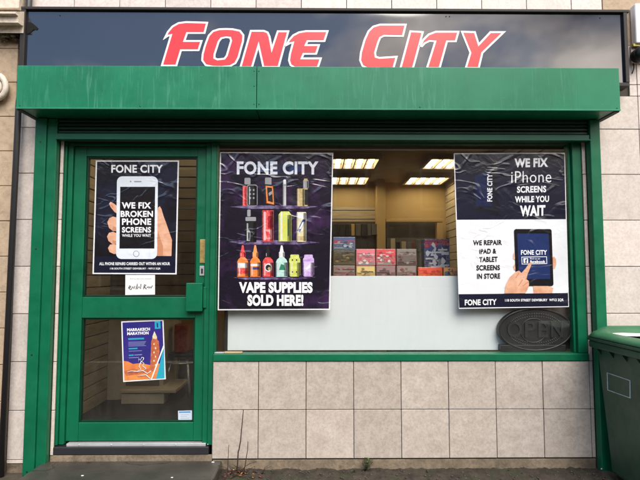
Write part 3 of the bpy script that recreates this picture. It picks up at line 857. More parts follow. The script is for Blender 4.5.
al = thing('alarm_box', 'white rectangular box fixed high on the right hand tiled wall', 'alarm box', (X(648, 30), -.03, Z(43)))
b = B(); b.box(X(635.6, 20, -.06), X(664, 20, -.06), -.06, -.001, Z(43, -.06, 640), Z(3, -.06, 640), .01, 3); b.obj('cover', MT['white'], al)
b = B(); b.box(X(634, 44, -.05), X(664, 44, -.05), -.045, -.002, Z(46.2, -.045, 640), Z(43.4, -.045, 640), .003); b.obj('yellow_edge', plain('yellow_strip', (.5, .42, .1), .5), al)
sc_ = thing('security_light', 'black dome lamp on a pale square plate below the white alarm box', 'wall lamp', (X(640, 55), -.05, Z(62)))
b = B(); b.box(X(629.5, 55), X(655, 55), -.02, -.0015, Z(64, 0, 640), Z(46.8, 0, 640), .004); b.obj('back_plate', MT['stone_pale'], sc_)
b = B(); p = W(640.5, 54, -.06)
b.tube([(p.x, -.021, p.z), (p.x, -.07, p.z)], .045, 20); b.ball((p.x, -.08, p.z), .046, (1, .9, 1), 3); b.obj('dome', MT['black'], sc_)
b = B(); b.tube([W(632+2*math.sin(i*.35), 60+i*1.5, -.01) for i in range(10)], .004, 6)
b.obj('cable', MT['black'], sc_)

# ------------------------------------------------------------------ doorstep
b = B()
a0, a1 = X(44.5, 461), X(222.5, 459.5)
b.box(a0, a1, -.62, -.004, G0-.05, zStep, .012, 3)
tag(b.obj('doorstep', MT['step']), 'worn dark slate doorstep slab in front of the green door', 'doorstep')

# ------------------------------------------------------------------ posters
def alpha_ink(n, c, a):
    m = print_mat(n, c, None, 5, .8, .2); m.node_tree.nodes['Principled BSDF'].inputs['Alpha'].default_value = a; return m
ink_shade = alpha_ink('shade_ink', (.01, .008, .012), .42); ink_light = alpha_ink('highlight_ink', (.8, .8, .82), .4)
ink_navy = print_mat('navy_ink', (.0065, .0085, .024), None, 20, .75); ink_black = print_mat('black_ink', (.007, .007, .010))
paper = print_mat('white_paper', (.74, .76, .79), None); ink_white = print_mat('white_ink', (.80, .82, .85))
skin = print_mat('printed_skin', (.58, .27, .15), (.74, .46, .33), 14, .6, .22, .3, .7); ink_blue = print_mat('blue_ink', (.012, .028, .11))
skin_d = print_mat('printed_skin_shade', (.52, .23, .13), None, 20, .6)
phone_white = print_mat('printed_phone_white', (.66, .72, .80), None, 9, .7)
ink_purple = print_mat('purple_ink', (.0075, .006, .015), (.062, .024, .098), 4.5, 1, .22, .48, .8)
def quad_in(q, d):
    c = (sum(p[0] for p in q)/4, sum(p[1] for p in q)/4)
    return [(p[0]+(d if p[0] < c[0] else -d), p[1]+(d if p[1] < c[1] else -d)) for p in q]
def sheet(root, q, Y, mat=None, th=.002):
    b = B(); b.prism([W(u, v, Y) for u, v in q], Vector((0, th, 0))); return b.obj('sheet', mat or paper, root)

# 1: broken phone screens
Yp = .0692
q = [(95.8, 160.4), (179, 160.4), (176.6, 274.4), (92.5, 274)]
p1 = thing('poster', 'dark poster with white phone held in a hand, taped inside the upper door glass', 'poster', W(135, 274, Yp))
sheet(p1, q, Yp); P = Print(p1, Yp)
P.poly('background', quad_in(q, 1.3), print_mat('dusk_ink', (.005, .0055, .008), (.010, .012, .028), 4))
P.poly('footer_band', [(94.7, 256.3), (175.6, 256.3), (175.3, 273), (93.9, 272.8)], ink_navy)
P.text('FONE CITY', 111.3, 162.8, 164.8, 172.8, ink_white, .03)
HP = [
    ([(109, 203.5), (110.5, 201.8), (113, 203), (118, 206.5), (118, 214), (114.5, 212), (110.5, 207)], 0),
    ([(107.3, 222), (109.5, 218), (113, 216.5), (118.5, 218), (118.5, 231), (113, 231), (109, 228)], 0),
    ([(107, 236.5), (109, 232.8), (113, 231.8), (119, 234), (119, 244), (112.5, 244), (108.5, 241)], 0),
    ([(108, 248), (110, 244.6), (114, 244), (119, 246), (119, 253.5), (114, 254), (109.5, 252)], 0),
    ([(110, 204), (112.5, 205), (114, 208), (112, 207.5)], 1), ([(113, 226), (118.6, 228.5), (118.6, 231), (112, 230.6)], 1), ([(112.5, 240), (119, 242), (119, 244), (112.5, 243.6)], 1),
    ([(157, 214), (158.2, 207.5), (159.8, 206.2), (161.5, 209), (163.5, 216), (166.5, 224), (169.5, 233), (172, 240), (171.4, 256), (156, 256), (157.5, 240)], 0),
    ([(158, 230), (160, 238), (163, 246), (163, 256), (157, 256)], 1)]
for nm, ids in (('finger_picture', (0, 4)), ('finger_picture', (1, 5)), ('finger_picture', (2, 6)), ('finger_picture', (3,)), ('thumb_picture', (7, 8))):
    P.polys(nm, [HP[i] for i in ids], [skin, skin_d])
ph = P.poly('phone_picture', rrect(117, 158, 176.3, 259, 5.5, 5, -.012), phone_white)
P.poly('phone_screen', [(120.2, 186.8), (155.2, 186.8), (154.4, 248.6), (119.4, 248.6)], ink_black, ph)
gi = print_mat('grey_ink', (.25, .27, .3))
P.polys('speaker_slot', [(rrect(134, 141.5, 181, 182.2, .5), 0)], [gi], ph); P.polys('camera_dot', [(ell(130.6, 181.5, .8, .8, 10), 0)], [gi], ph)
P.polys('phone_button', [(ell(136.2, 253.8, 3.1, 3.1, 20), 0), (ell(136.2, 253.8, 2.5, 2.5, 20), 1)], [gi, phone_white], ph)
for s, a, c, d, e in (('WE FIX', 121.8, 151, 202.3, 208.6), ('BROKEN', 120.6, 153, 210.8, 217), ('PHONE', 122, 151.2, 218.4, 225), ('SCREENS', 122, 151, 227, 232.6), ('WHILE YOU WAIT', 122, 151, 234, 236.9)):
    P.text(s, a, c, d, e, ink_white, .035 if s != 'WHILE YOU WAIT' else .02)
P.text('ALL PHONE REPAIRS CARRIED OUT WITHIN AN HOUR', 99.3, 170, 262.2, 265.2, ink_white, .03)
P.text('118 SOUTH STREET DEWSBURY - WF13 2QR', 110, 160.5, 267.6, 269.8, ink_white, .025)

# handwritten card under it
Yp = .0695
q = [(125.4, 274.9), (155, 274.9), (155, 294.6), (125.2, 295)]
cdn = thing('notice', 'small white handwritten notice hanging below the phone poster', 'notice', W(140, 294.6, Yp))
sheet(cdn, q, Yp, print_mat('plain_paper', (.74, .75, .77), None, 5, .25, .5), .001)
b = B()
st = [[(128.5, 288), (130, 285.5), (131, 286.5), (129, 288.5), (131, 289.5), (133, 286.5), (134, 288.5), (135, 286)], [(136, 289), (137.5, 283.5), (137.2, 289), (139, 286.5), (140.5, 288.5), (141, 284)], [(143.5, 289), (144.5, 284.5), (146, 285), (144.5, 287), (146.5, 289)], [(147, 287.5), (148.5, 286.5), (149, 288.3), (150, 286.5), (151, 288), (152.5, 285.5)]]
for s_ in st: b.tube([W(u, v, Yp-.0009) for u, v in s_], .0022, 5)
b.obj('handwriting', MT['black'], cdn)
P = Print(cdn, Yp)
for i, (a, c) in enumerate(((130, 151), )): P.text('Sorry we are closed', a, c, 278, 279.8, print_mat('grey_text', (.2, .2, .22)), .0)
# 2: vape supplies
Yp = .0515
q = [(220, 152), (333.3, 152.8), (330, 309.8), (217.7, 310.3)]
p2 = thing('poster', 'purple poster of coloured bottles reading VAPE SUPPLIES SOLD HERE!', 'poster', W(275, 310, Yp))
sheet(p2, q, Yp); P = Print(p2, Yp)
P.poly('background', quad_in(q, 1.1), ink_purple)
P.poly('title_glow', ell(281, 169, 22, 5, 24), print_mat('blue_glow_ink', (.014, .012, .035), (.02, .06, .2), 7, 1, .22, .4, .7))
P.text('FONE CITY', 236.8, 318.6, 161.3, 174.6, print_mat('silver_ink', (.62, .68, .8), (.8, .82, .88), 40), .035)
haze = print_mat('violet_haze_ink', (.05, .025, .09), (.30, .25, .42), 22, 1, .25, .4, .75)
P.polys('shelf_picture', [([(230, 206.8), (245, 205.4), (300, 205.4), (318, 206.5), (305, 208.6), (250, 208.8)], 0), ([(229, 241.8), (240, 240.2), (300, 240.4), (320, 242.5), (300, 244.4), (245, 244.6)], 0), ([(233, 277.4), (316, 277), (300, 279.4), (245, 279.6)], 0)], [haze])
def inkc(n, c, c2=None): return print_mat(n, c, c2, 60, .8, .25)
dark_i = inkc('charcoal_ink', (.015, .015, .017)); grey_i = inkc('grey_metal_ink', (.28, .29, .31)); red_i = inkc('red_ink', (.6, .03, .035), (.7, .12, .12)); org_i = inkc('orange_ink', (.75, .19, .04), (.8, .26, .07))
lime_i = inkc('lime_ink', (.52, .60, .11), (.62, .66, .22)); crm_i = inkc('cream_ink', (.66, .6, .32), (.7, .66, .48)); teal_i = inkc('mint_ink', (.36, .6, .56), (.5, .7, .66)); yel_i = inkc('yellow_ink', (.62, .58, .08), (.5, .6, .15)); vio_i = inkc('lilac_ink', (.42, .25, .62), (.6, .45, .72)); gold_i = inkc('gold_ink', (.45, .33, .14), (.55, .44, .22)); wht_i = inkc('pale_ink', (.72, .72, .74)); dkgr_i = inkc('deep_green_ink', (.03, .2, .12))
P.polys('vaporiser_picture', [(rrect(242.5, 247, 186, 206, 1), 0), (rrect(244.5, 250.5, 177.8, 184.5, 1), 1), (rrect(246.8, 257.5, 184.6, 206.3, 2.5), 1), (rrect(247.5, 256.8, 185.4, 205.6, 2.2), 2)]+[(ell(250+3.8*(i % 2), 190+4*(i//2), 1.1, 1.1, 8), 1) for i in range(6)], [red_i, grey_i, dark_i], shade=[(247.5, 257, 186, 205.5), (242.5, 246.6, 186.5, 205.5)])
P.polys('vaporiser_picture', [(rrect(265, 271.5, 177.5, 185, 1), 2), ([(264, 184), (275.5, 185), (275, 206), (265, 204)], 1), ([(265.6, 185.6), (273, 186.6), (274, 204.5), (266.6, 203)], 0), ([(267, 187), (272, 188), (273, 202.5), (268, 201)], 1), ([(268.5, 193), (272, 191), (272, 194), (269, 196)], 2)], [org_i, dark_i, grey_i])
P.polys('vaporiser_picture', [(rrect(283, 286.3, 180, 206.3, .8), 0), (rrect(283.5, 286, 179.5, 184, .8), 1), (rrect(284.6, 285.4, 186, 205, .3), 1)], [grey_i, wht_i])
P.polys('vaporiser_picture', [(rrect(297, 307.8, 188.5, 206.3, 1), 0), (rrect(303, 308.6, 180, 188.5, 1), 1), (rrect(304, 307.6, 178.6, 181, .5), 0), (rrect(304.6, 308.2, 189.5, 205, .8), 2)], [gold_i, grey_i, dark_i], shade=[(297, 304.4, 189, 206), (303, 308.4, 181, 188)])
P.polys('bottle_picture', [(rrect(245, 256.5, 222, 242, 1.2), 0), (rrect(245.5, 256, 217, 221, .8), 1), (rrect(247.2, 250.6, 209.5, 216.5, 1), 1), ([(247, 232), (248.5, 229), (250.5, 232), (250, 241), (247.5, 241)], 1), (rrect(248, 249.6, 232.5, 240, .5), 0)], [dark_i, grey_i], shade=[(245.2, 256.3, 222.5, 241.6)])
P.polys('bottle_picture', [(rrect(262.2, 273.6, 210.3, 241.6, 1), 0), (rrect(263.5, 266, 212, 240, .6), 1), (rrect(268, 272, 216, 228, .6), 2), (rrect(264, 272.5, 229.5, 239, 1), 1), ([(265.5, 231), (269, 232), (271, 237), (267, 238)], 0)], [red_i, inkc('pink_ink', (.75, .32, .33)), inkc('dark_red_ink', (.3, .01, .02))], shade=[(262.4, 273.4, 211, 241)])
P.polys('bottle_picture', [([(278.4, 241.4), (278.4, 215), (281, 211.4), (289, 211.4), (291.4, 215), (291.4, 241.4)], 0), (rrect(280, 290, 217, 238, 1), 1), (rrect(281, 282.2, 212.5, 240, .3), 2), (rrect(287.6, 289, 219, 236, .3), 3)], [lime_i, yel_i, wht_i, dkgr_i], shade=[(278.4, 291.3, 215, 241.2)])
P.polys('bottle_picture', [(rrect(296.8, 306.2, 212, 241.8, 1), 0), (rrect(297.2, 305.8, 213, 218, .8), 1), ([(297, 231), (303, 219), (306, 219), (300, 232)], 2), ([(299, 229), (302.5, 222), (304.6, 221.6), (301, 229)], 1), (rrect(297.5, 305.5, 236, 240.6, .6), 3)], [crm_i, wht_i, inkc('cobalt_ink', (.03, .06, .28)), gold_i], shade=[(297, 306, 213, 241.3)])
def bottle(x0, x1, body, cap, top, marks, mats, jar=False):
    c = (x0+x1)/2
    if jar: sh_ = [(rrect(x0, x1, 257.5, 276.6, 2), 0), (rrect(x0+1.2, x1-1.2, 254.6, 258, .8), 1)]
    else: sh_ = [([(x0, 276.8), (x0, 262), (x0+1, 259.6), (c-2, 257), (c+2, 257), (x1-1, 259.6), (x1, 262), (x1, 276.8)], 0), (rrect(c-2.8, c+2.8, 252, 257.2, .6), 1), ([(c-2, 252), (c-.8, top), (c+.8, top), (c+2, 252)], 1)]
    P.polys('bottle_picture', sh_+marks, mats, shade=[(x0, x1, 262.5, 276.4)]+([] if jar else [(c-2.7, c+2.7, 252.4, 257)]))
bottle(237.2, 248.2, 0, 1, 245.2, [(rrect(237.6, 247.8, 263, 267.8, .2), 2), (rrect(237.4, 248, 268.2, 274, .2), 1)], [org_i, red_i, wht_i])
bottle(250, 260.4, 0, 1, 245.2, [(rrect(250.6, 260, 264, 266, .2), 2), (rrect(251.6, 259, 267, 269.6, .2), 3)], [org_i, inkc('pale_orange_ink', (.75, .3, .1)), wht_i, inkc('navy_mark_ink', (.05, .05, .15))])
bottle(262.6, 273.4, 0, 1, 246, [(ell(268.5, 267.5, 3.9, 4.2, 16), 2), (ell(268.2, 267.6, 2.7, 3, 14), 1), (ell(269.3, 268.6, 1.5, 1.6, 10), 3)], [red_i, dark_i, wht_i, gold_i])
bottle(276, 287.4, 0, 1, 245.4, [(rrect(276.8, 286.8, 262.5, 272, .6), 2), ([(279, 270), (281, 264), (284, 265), (285.4, 270)], 3)], [teal_i, wht_i, inkc('pale_mint_ink', (.45, .66, .6)), dkgr_i])
bottle(289.2, 300.2, 0, 1, 0, [(rrect(290, 299.6, 262, 268.6, .4), 2), (ell(292.4, 260, .8, .8, 8), 3), (ell(296.6, 260, .8, .8, 8), 3), (ell(292.4, 272, .8, .8, 8), 3), (ell(296.6, 272, .8, .8, 8), 3)], [yel_i, lime_i, lime_i, dark_i], True)
bottle(303, 314, 0, 1, 0, [(rrect(303.8, 313.4, 261.5, 271.5, .5), 2), ([(305, 269), (311, 263), (312, 265), (307, 270)], 3)], [vio_i, vio_i, inkc('pale_lilac_ink', (.62, .5, .74)), wht_i], True)
P.text('VAPE SUPPLIES', 239, 312.6, 282, 293, ink_white, .055)
P.text('SOLD HERE!', 247.4, 303.4, 294.6, 306, ink_white, .055)

# 3: phone and tablet repair
Yp = .0515
q = [(453.7, 153.2), (565, 152.6), (569, 307), (459, 308.8)]
p3 = thing('poster', 'half navy half white poster with a black tablet and pointing hand', 'poster', W(512, 308, Yp))
sheet(p3, q, Yp); P = Print(p3, Yp)
P.poly('upper_panel', [(454.6, 154.2), (564.2, 153.6), (565.8, 219.2), (456.9, 219.8)], ink_navy)
P.poly('footer_band', [(458.6, 294.2), (568, 293), (568.3, 306.2), (459.3, 307.8)], ink_navy)
dp = P.poly('phone_picture', [(472, 158), (497, 160), (500, 216), (474, 212)], print_mat('dark_phone_ink', (.005, .006, .010), (.006, .009, .022), 16))
P.poly('phone_screen', [(474.5, 176), (490, 170), (492, 206), (476, 206)], print_mat('deep_blue_ink', (.006, .011, .045), (.008, .016, .06), 12), dp)
P.text('FONE CITY', 487.2, 492.4, 174, 201.5, ink_white, .03, vertical=True)
for s, a, c, d, e, bo in (('WE FIX', 514.5, 548, 158.2, 167.2, .045), ('iPhone', 511.3, 551.3, 171, 182.6, -.006), ('SCREENS', 517, 546.2, 186, 192.6, .035), ('WHILE YOU', 515, 549, 196, 202.3, .035), ('WAIT', 520, 545.4, 205.3, 216, .045)):
    P.text(s, a, c, d, e, ink_white, bo, skew=-.6)
for s, a, c, d, e in (('WE REPAIR', 473, 502, 240, 245.2), ('IPAD &', 479.3, 496.4, 248.6, 253.8), ('TABLET', 479.3, 497.6, 256.7, 262), ('SCREENS', 476.4, 500, 265, 270.4), ('IN STORE', 477, 500.2, 273.4, 278.8)):
    P.text(s, a, c, d, e, ink_black, .04, skew=-.4)
for sh1 in ([([(551, 258), (554, 256.5), (556, 259), (556.4, 264), (555, 268.5), (552, 269)], 0), ([(514, 252.5), (513, 254.5), (513.2, 259), (515.5, 260)], 0), ([(514.5, 264), (513.3, 266), (514, 270), (516, 270)], 0), ([(533, 285), (548, 286), (553.5, 288), (552, 293.2), (534, 293.4)], 0)]):
    P.polys('finger_picture', [sh1], [skin])
tb = P.poly('tablet_picture', rrect(514, 551.6, 229, 286, 2.2, 5, .035), ink_black)
P.poly('tablet_screen', [(517.2, 233.5), (548.6, 233.5), (550.4, 279), (518.8, 279)], ink_blue, tb)
P.text('FONE CITY', 521, 547, 250, 254.8, ink_white, .03)
P.polys('button_picture', [([(521.4, 256.8), (546.8, 256.4), (547.2, 263.8), (521.8, 264.4)], 0), ([(522, 257.4), (546.3, 257), (546.6, 263.2), (522.4, 263.8)], 1), ([(523.4, 258.2), (528, 258.2), (528.2, 263), (523.6, 263)], 0)], [ink_white, ink_blue])
P.text('f', 525, 527.4, 258.8, 263, ink_blue, .05)
P.text('Find us on', 530, 540, 257.9, 259.4, ink_white, .02); P.text('facebook', 530, 545.4, 260.2, 263, ink_white, .04)
P.polys('hand_picture', [
    ([(504.5, 293.4), (506, 284), (510, 277), (515.5, 271.8), (519, 270.6), (521.5, 273), (526, 268), (529.5, 262.8), (531, 262.2), (531.6, 264), (529.6, 269.5), (527.3, 275), (526.6, 279.5), (528.8, 281), (529, 285), (527.6, 289.5), (525, 293.2)], 0),
    ([(515.2, 277.6), (518.8, 272.8), (519.3, 273.4), (515.8, 278.4)], 1), ([(522.6, 285.6), (528.4, 281.4), (528.7, 282.2), (523, 286.4)], 1), ([(518.2, 285.4), (522.4, 279.2), (522.9, 279.9), (518.8, 286.2)], 1), ([(525.4, 279.6), (526.6, 276), (526.8, 279.8)], 1)], [skin, skin_d])
P.text('FONE CITY', 464.8, 496.6, 299.3, 305.2, ink_white, .035, skew=-.6)
P.text('118 SOUTH STREET DEWSBURY  WF13 2QR', 505, 563.6, 298.8, 301.8, ink_white, .03, skew=-.6)

# 4: marathon
Yp = .0692
q = [(121.2, 321.4), (163.4, 319.6), (165.8, 379.2), (123.2, 382)]
p4 = thing('poster', 'small blue and orange marathon poster tilted on the lower door glass', 'poster', W(143, 382, Yp))
sheet(p4, q, Yp, print_mat('poster_paper', (.74, .76, .79), None, 5, .4)); P = Print(p4, Yp)
mb = print_mat('ultramarine_ink', (.022, .02, .17), (.035, .022, .21), 8, .5); mo = print_mat('brick_orange_ink', (.55, .16, .06), (.38, .09, .05), 45, .5); my = print_mat('sunset_ink', (.70, .26, .07), (.62, .16, .05), 14, .5)
mc = print_mat('cyan_ink', (.02, .35, .48), None, 5, .5); mw = print_mat('marathon_white_ink', (.78, .8, .83), None, 5, .4)
P.poly('background', [(122.4, 322.5), (162.4, 320.9), (164.5, 378.2), (124.3, 380.8)], mb)
P.polys('desert_picture', [([(123.6, 361), (128, 361.5), (133, 364), (140, 363), (150, 365), (158, 363), (163, 366), (164.4, 378.3), (124.2, 380.8)], 0), ([(124, 371), (133, 368.5), (142, 370.5), (151, 368), (154, 371), (140, 374), (126, 376)], 1)], [my, mo])
P.polys('tower_picture', [([(150, 371), (151.3, 341), (152, 340), (152.4, 336.5), (153.4, 336), (154.4, 331.5), (155.4, 336), (157, 337), (157.3, 340), (158.8, 341), (159.6, 352), (157, 362), (153.5, 371)], 0), ([(152.4, 336.4), (154.4, 331.2), (157, 337), (156.5, 339), (153, 338.6)], 1)]+[(ell(154+1.6*(k % 2), 344+k*4.2, .7, 1.1, 8), 1) for k in range(6)], [mo, crm_i])
P.polys('corner_picture', [([(164, 346), (164.5, 378.2), (156, 378.8)], 0), ([(163.4, 345), (164, 347.5), (152, 379), (150.8, 379.2)], 1), ([(154.6, 321.4), (160.2, 321.1), (160.6, 328.6), (154.9, 329)], 0), ([(156.5, 323), (158, 323), (158.3, 327.4), (156.8, 327.4)], 2)], [mc, mw, mb])
P.text('MARRAKECH', 127, 150, 328, 331, mw, .045, skew=-.8); P.text('MARATHON', 127.2, 148.6, 331.8, 334.8, mw, .045, skew=-.8)
P.polys('text_lines', [([(128.2, 338.3), (144, 337.7), (144.1, 339.3), (128.3, 339.9)], 0)]+[([(128.3+.05*k, 342+k*1.3), (146-.8*(k % 3), 341.4+k*1.3), (146-.8*(k % 3), 341.9+k*1.3), (128.3+.05*k, 342.5+k*1.3)], 1) for k in range(4)]+[([(128.6, 348.2), (137.5, 347.8), (137.6, 349), (128.7, 349.4)], 0), ([(128.7, 351), (142, 350.4), (142, 350.9), (128.7, 351.5)], 1), ([(128.8, 354.8), (133.6, 354.5), (133.7, 355.7), (128.9, 356)], 0), ([(134.3, 354.7), (142, 354.2), (142, 355), (134.3, 355.5)], 1), ([(128.9, 357.6), (139, 357.1), (139, 357.7), (128.9, 358.2)], 1)], [mc, inkc('faint_blue_ink', (.22, .26, .5))])
b = B(); y = P.up()-.001
for s_ in ([(138.5, 362), (139, 358.6), (140.4, 360.5), (142, 357.2), (143.6, 357.8), (143.4, 359.8), (141.5, 361), (144, 363.5), (142.5, 366), (146, 368.5), (143.8, 370.6)], [(141.5, 361), (139, 366), (141, 369.5), (137, 371)], [(127, 372.4), (131, 371), (137, 371.6), (143, 370.6), (147.5, 373.6), (151, 371)], [(138, 376), (146, 374.8), (150.5, 379)]):
    b.tube([W(u, v, y) for u, v in s_], .0022, 5)
b.obj('runner_picture', mw, p4)

Yp = .0695
stk = thing('sticker', 'small pale blue sticker at the lower corner of the door glass', 'sticker', W(185, 421, Yp))
sheet(stk, [(178, 410.8), (192, 410.4), (192.2, 420.6), (178.2, 421)], Yp, print_mat('pale_blue_paper', (.55, .64, .74), None, 8, 0, .45), .0008)
P = Print(stk, Yp)
P.polys('text_lines', [([(179, 411.5), (190.5, 411.2), (190.5, 412.8), (179, 413)], 0)]+[([(180.5, 414.6+i*1.7), (189-(i % 2)*2, 414.4+i*1.7), (189-(i % 2)*2, 415+i*1.7), (180.5, 415.2+i*1.7)], 1) for i in range(3)], [print_mat('sticker_blue', (.1, .28, .55), None, 5, 0), print_mat('sticker_grey', (.35, .42, .5), None, 5, 0)])

# ------------------------------------------------------------------ wheelie bin
bn = thing('wheelie_bin', 'dark green wheelie bin with a pale painted rectangle on its side', 'wheelie bin', (2.02, -.36, G0))
zrim = Z(340, -.1, 590)
bxl, bxr = X(596.5, 346, -.10), X(596.5, 346, -.10)+.50        # at the rim
byb, byf = -.085, -.60
bl, br_ = bxl+.034, bxr-.034
zb0 = G0+.04
b = B()
b.hexa([(bl, byb-.06, zb0), (br_, byb-.06, zb0), (br_, byf+.07, zb0), (bl, byf+.07, zb0), (bxl, byb, zrim), (bxr, byb, zrim), (bxr, byf, zrim), (bxl, byf, zrim)], .025)
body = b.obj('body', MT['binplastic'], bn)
b = B(); e = .035
b.box(bxl-e, bxr+e, byf-e, byb+.015, zrim-.045, zrim-.002, .01, 3); b.box(bxl-e-.008, bxr+e+.008, byf-e-.008, byb+.02, zrim-.0015, zrim+.018, .007, 3)
for k in range(4):
    y = byb-.06-k*.13; b.prism([(bxl-.026, y, zrim-.046), (bxl+.004, y, zrim-.046), (bxl+.004, y, zrim-.085)], Vector((0, .006, 0)))
b.obj('rim', MT['binplastic'], body)
b = B()
lv = []; NX, NY = 22, 24
for j in range(NY+1):
    for i in range(NX+1):
        u, v = i/NX, j/NY
        x = bxl-e-.004+(bxr-bxl+2*e+.008)*u; y = byf-e-.004+(byb+.016-byf+e+.004)*v
        ed = min(u, 1-u, v*1.0, 1-v)
        z = zrim+.020+.026*min(1, ed/.10)**.6
        if ed > .16: z -= .018*min(1, (ed-.16)/.05)
        if v > .86: z += .035*math.sin((v-.86)/.14*math.pi)*min(1, min(u, 1-u)/.12)
        lv.append(b.bm.verts.new((x, y, z)))
for j in range(NY):
    for i in range(NX):
        a = j*(NX+1)+i; b._new([b.bm.faces.new((lv[a], lv[a+1], lv[a+NX+2], lv[a+NX+1]))], True)
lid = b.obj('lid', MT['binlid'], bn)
sm = lid.modifiers.new('thickness', 'SOLIDIFY'); sm.thickness = .006; sm.offset = 1
b = B(); hz = zrim+.045
b.tube([(bxl+.05, byb+.012, zrim+.03), (bxl+.05, byb+.05, hz+.01), (bxl+.12, byb+.062, hz+.02), (bxr-.12, byb+.062, hz+.02), (bxr-.05, byb+.05, hz+.01), (bxr-.05, byb+.012, zrim+.03)], .015, 10)
b.obj('handle', MT['binlid'], bn)
for sx in (bl+.03, br_-.075):
    b = B(); b.tube([(sx, byb-.13, G0+.085), (sx+.045, byb-.13, G0+.085)], .084, 24); b.obj('wheel', MT['black'], bn)
def side(fy, z): # point on the left flank
    t_ = (z-zb0)/(zrim-zb0); x = bl+(bxl-bl)*t_; y0 = byb-.06+.06*t_; y1 = byf+.07-.07*t_; return Vector((x-.002, y0+(y1-y0)*fy, z))
def flank(px, py):      # where the flank is seen at that pixel
    d = _f + _r*((px-320)/F) - _u*((py-240)/F)
    n = Vector((zrim-zb0, 0, bl-bxl)).normalized(); p0 = Vector((bl, 0, zb0)); return CAM+d*((p0-CAM).dot(n)/d.dot(n))-n*.002
b = B()
c4 = [flank(607, 372.3), flank(630.8, 380.4), flank(631, 398.6), flank(607.6, 390.2)]
w = .007
cen = sum(c4, Vector())/4
inn = [p+(cen-p).normalized()*w*1.5 for p in c4]
nrm = (c4[1]-c4[0]).cross(c4[3]-c4[0]).normalized()*.0015
for i in range(4): b.prism([c4[i], c4[(i+1) % 4], inn[(i+1) % 4], inn[i]], nrm)
b.obj('painted_rectangle', MT['paint_line'], bn)
b = B(); zl = zrim+.033
pl = [(bxl+.02, byb-.09), (bxl+.06, byb-.045), (bxl+.33, byb-.06), (bxl+.36, byb-.20), (bxl+.1, byb-.25), (bxl+.03, byb-.17)]
vsA = [b.bm.verts.new((x, y, zl+.014+.004*math.sin(i*2.2))) for i, (x, y) in enumerate(pl)]
b._new([b.bm.faces.new(vsA)])
pp_ = b.obj('paper_sheet', MT['white']); pp_.modifiers.new('thickness', 'SOLIDIFY').thickness = .001
tag(pp_, 'crumpled white paper sheet lying on the lid of the green wheelie bin', 'paper')
b = B(); b.ball((bxl+.055, byb-.005, zrim+.052), .016, (1.3, 1, .7)); tag(b.obj('pebble', MT['stone_pale']), 'pale round pebble on the back edge of the bin lid', 'pebble')

# ------------------------------------------------------------------ twigs, weeds, litter
random.seed(21)
tw = thing('dry_plant', 'leafless brown twigs growing from the grit beside the doorstep', 'plant', W(238, 474, -.06))
for pts, r in (([(236, 476), (237.5, 465), (238.2, 452), (239, 449.5), (240.6, 441), (241.5, 430), (242.6, 419), (243.4, 410)], .0048), ([(227.5, 473), (228, 462), (228.4, 452), (228.8, 445)], .0026), ([(243, 474), (245, 466), (246.6, 456), (247.6, 450), (248, 441.5)], .0034), ([(240, 473), (245, 466.5), (250, 463.5), (257, 461.5)], .0022), ([(244, 475), (249, 470), (255, 466)], .002), ([(233, 475), (231, 469), (229, 466.5)], .002)):
    b = B(); n = len(pts)
    b.tube([W(u, v, -.06-.004*math.sin(i*1.7)) for i, (u, v) in enumerate(pts)], [r*(1-.5*i/n) for i in range(n)], 6); b.obj('twig', MT['twig'], tw)
for k in range(16):
    u = random.uniform(224, 262); a = random.uniform(-14, 14); h = random.uniform(3, 11)
    b = B(); b.tube([W(u, 475, -.05-.003*k), W(u+a*.4, 475-h*.7, -.06-.003*k), W(u+a, 475-h, -.05-.003*k)], [.0022, .0016, .0008], 5); b.obj('twig', MT['twig'], tw)
def weed(px, py, s, label, n=9):
    o = thing('weed', label, 'weed', W(px, py, -.03), 'weeds along the foot of the wall')
    base = W(px, py, -.03)
    b = B(); l = B()
    for i in range(n):
        a = random.uniform(0, 6.28); h = s*random.uniform(.5, 1); sp = s*random.uniform(.1, .5)
        tip = base+Vector((math.cos(a)*sp, min(.02, math.sin(a)*sp)-.015, h))
        b.tube([base, base.lerp(tip, .5)+Vector((0, 0, .01*s)), tip], .0012, 5)
        for k in range(3):
            c = base.lerp(tip, .45+.25*k); d = Vector((random.uniform(-1, 1), random.uniform(-1, .2), random.uniform(-.1, .7))).normalized()*s*.22
            sd = d.cross(Vector((0, 0, 1))).normalized()*s*.075
            l.face([c, c+d*.5+sd, c+d, c+d*.5-sd])
    b.obj('stem', MT['twig'], o); l.obj('leaves', MT['weed'], o)
weed(365, 472, .10, 'green leafy weed sprouting in front of the plinth', 11)
weed(353, 475, .045, 'low small weed to the left of the leafy weed', 7)
weed(376, 475, .04, 'low small weed to the right of the leafy weed', 7)
leafm = [plain('dead_leaf_'+n, c, .7, var=.3, scale=60) for n, c in (('brown', (.14, .06, .025)), ('orange', (.34, .15, .035)), ('red', (.17, .04, .03)), ('dark', (.04, .022, .015)), ('yellow', (.45, .31, .1)))]
def leaf(c, s, m):
    b = B(); a = random.uniform(0, 6.28); d = Vector((math.cos(a), math.sin(a), random.uniform(-.2, .5)))*s; sd = Vector((-math.sin(a), math.cos(a), random.uniform(-.3, .3)))*s*.55
    v = [b.bm.verts.new(p) for p in (c-d, c-d*.2+sd, c+d*.5+sd*.8, c+d, c+d*.5-sd*.8, c-d*.2-sd)]; mid = b.bm.verts.new(c+Vector((0, 0, -s*.25)))
    for i in range(6): b._new([b.bm.faces.new((v[i], v[(i+1) % 6], mid))])
    o = b.obj('dead_leaf', m); o.modifiers.new('thickness', 'SOLIDIFY').thickness = .0006; return o
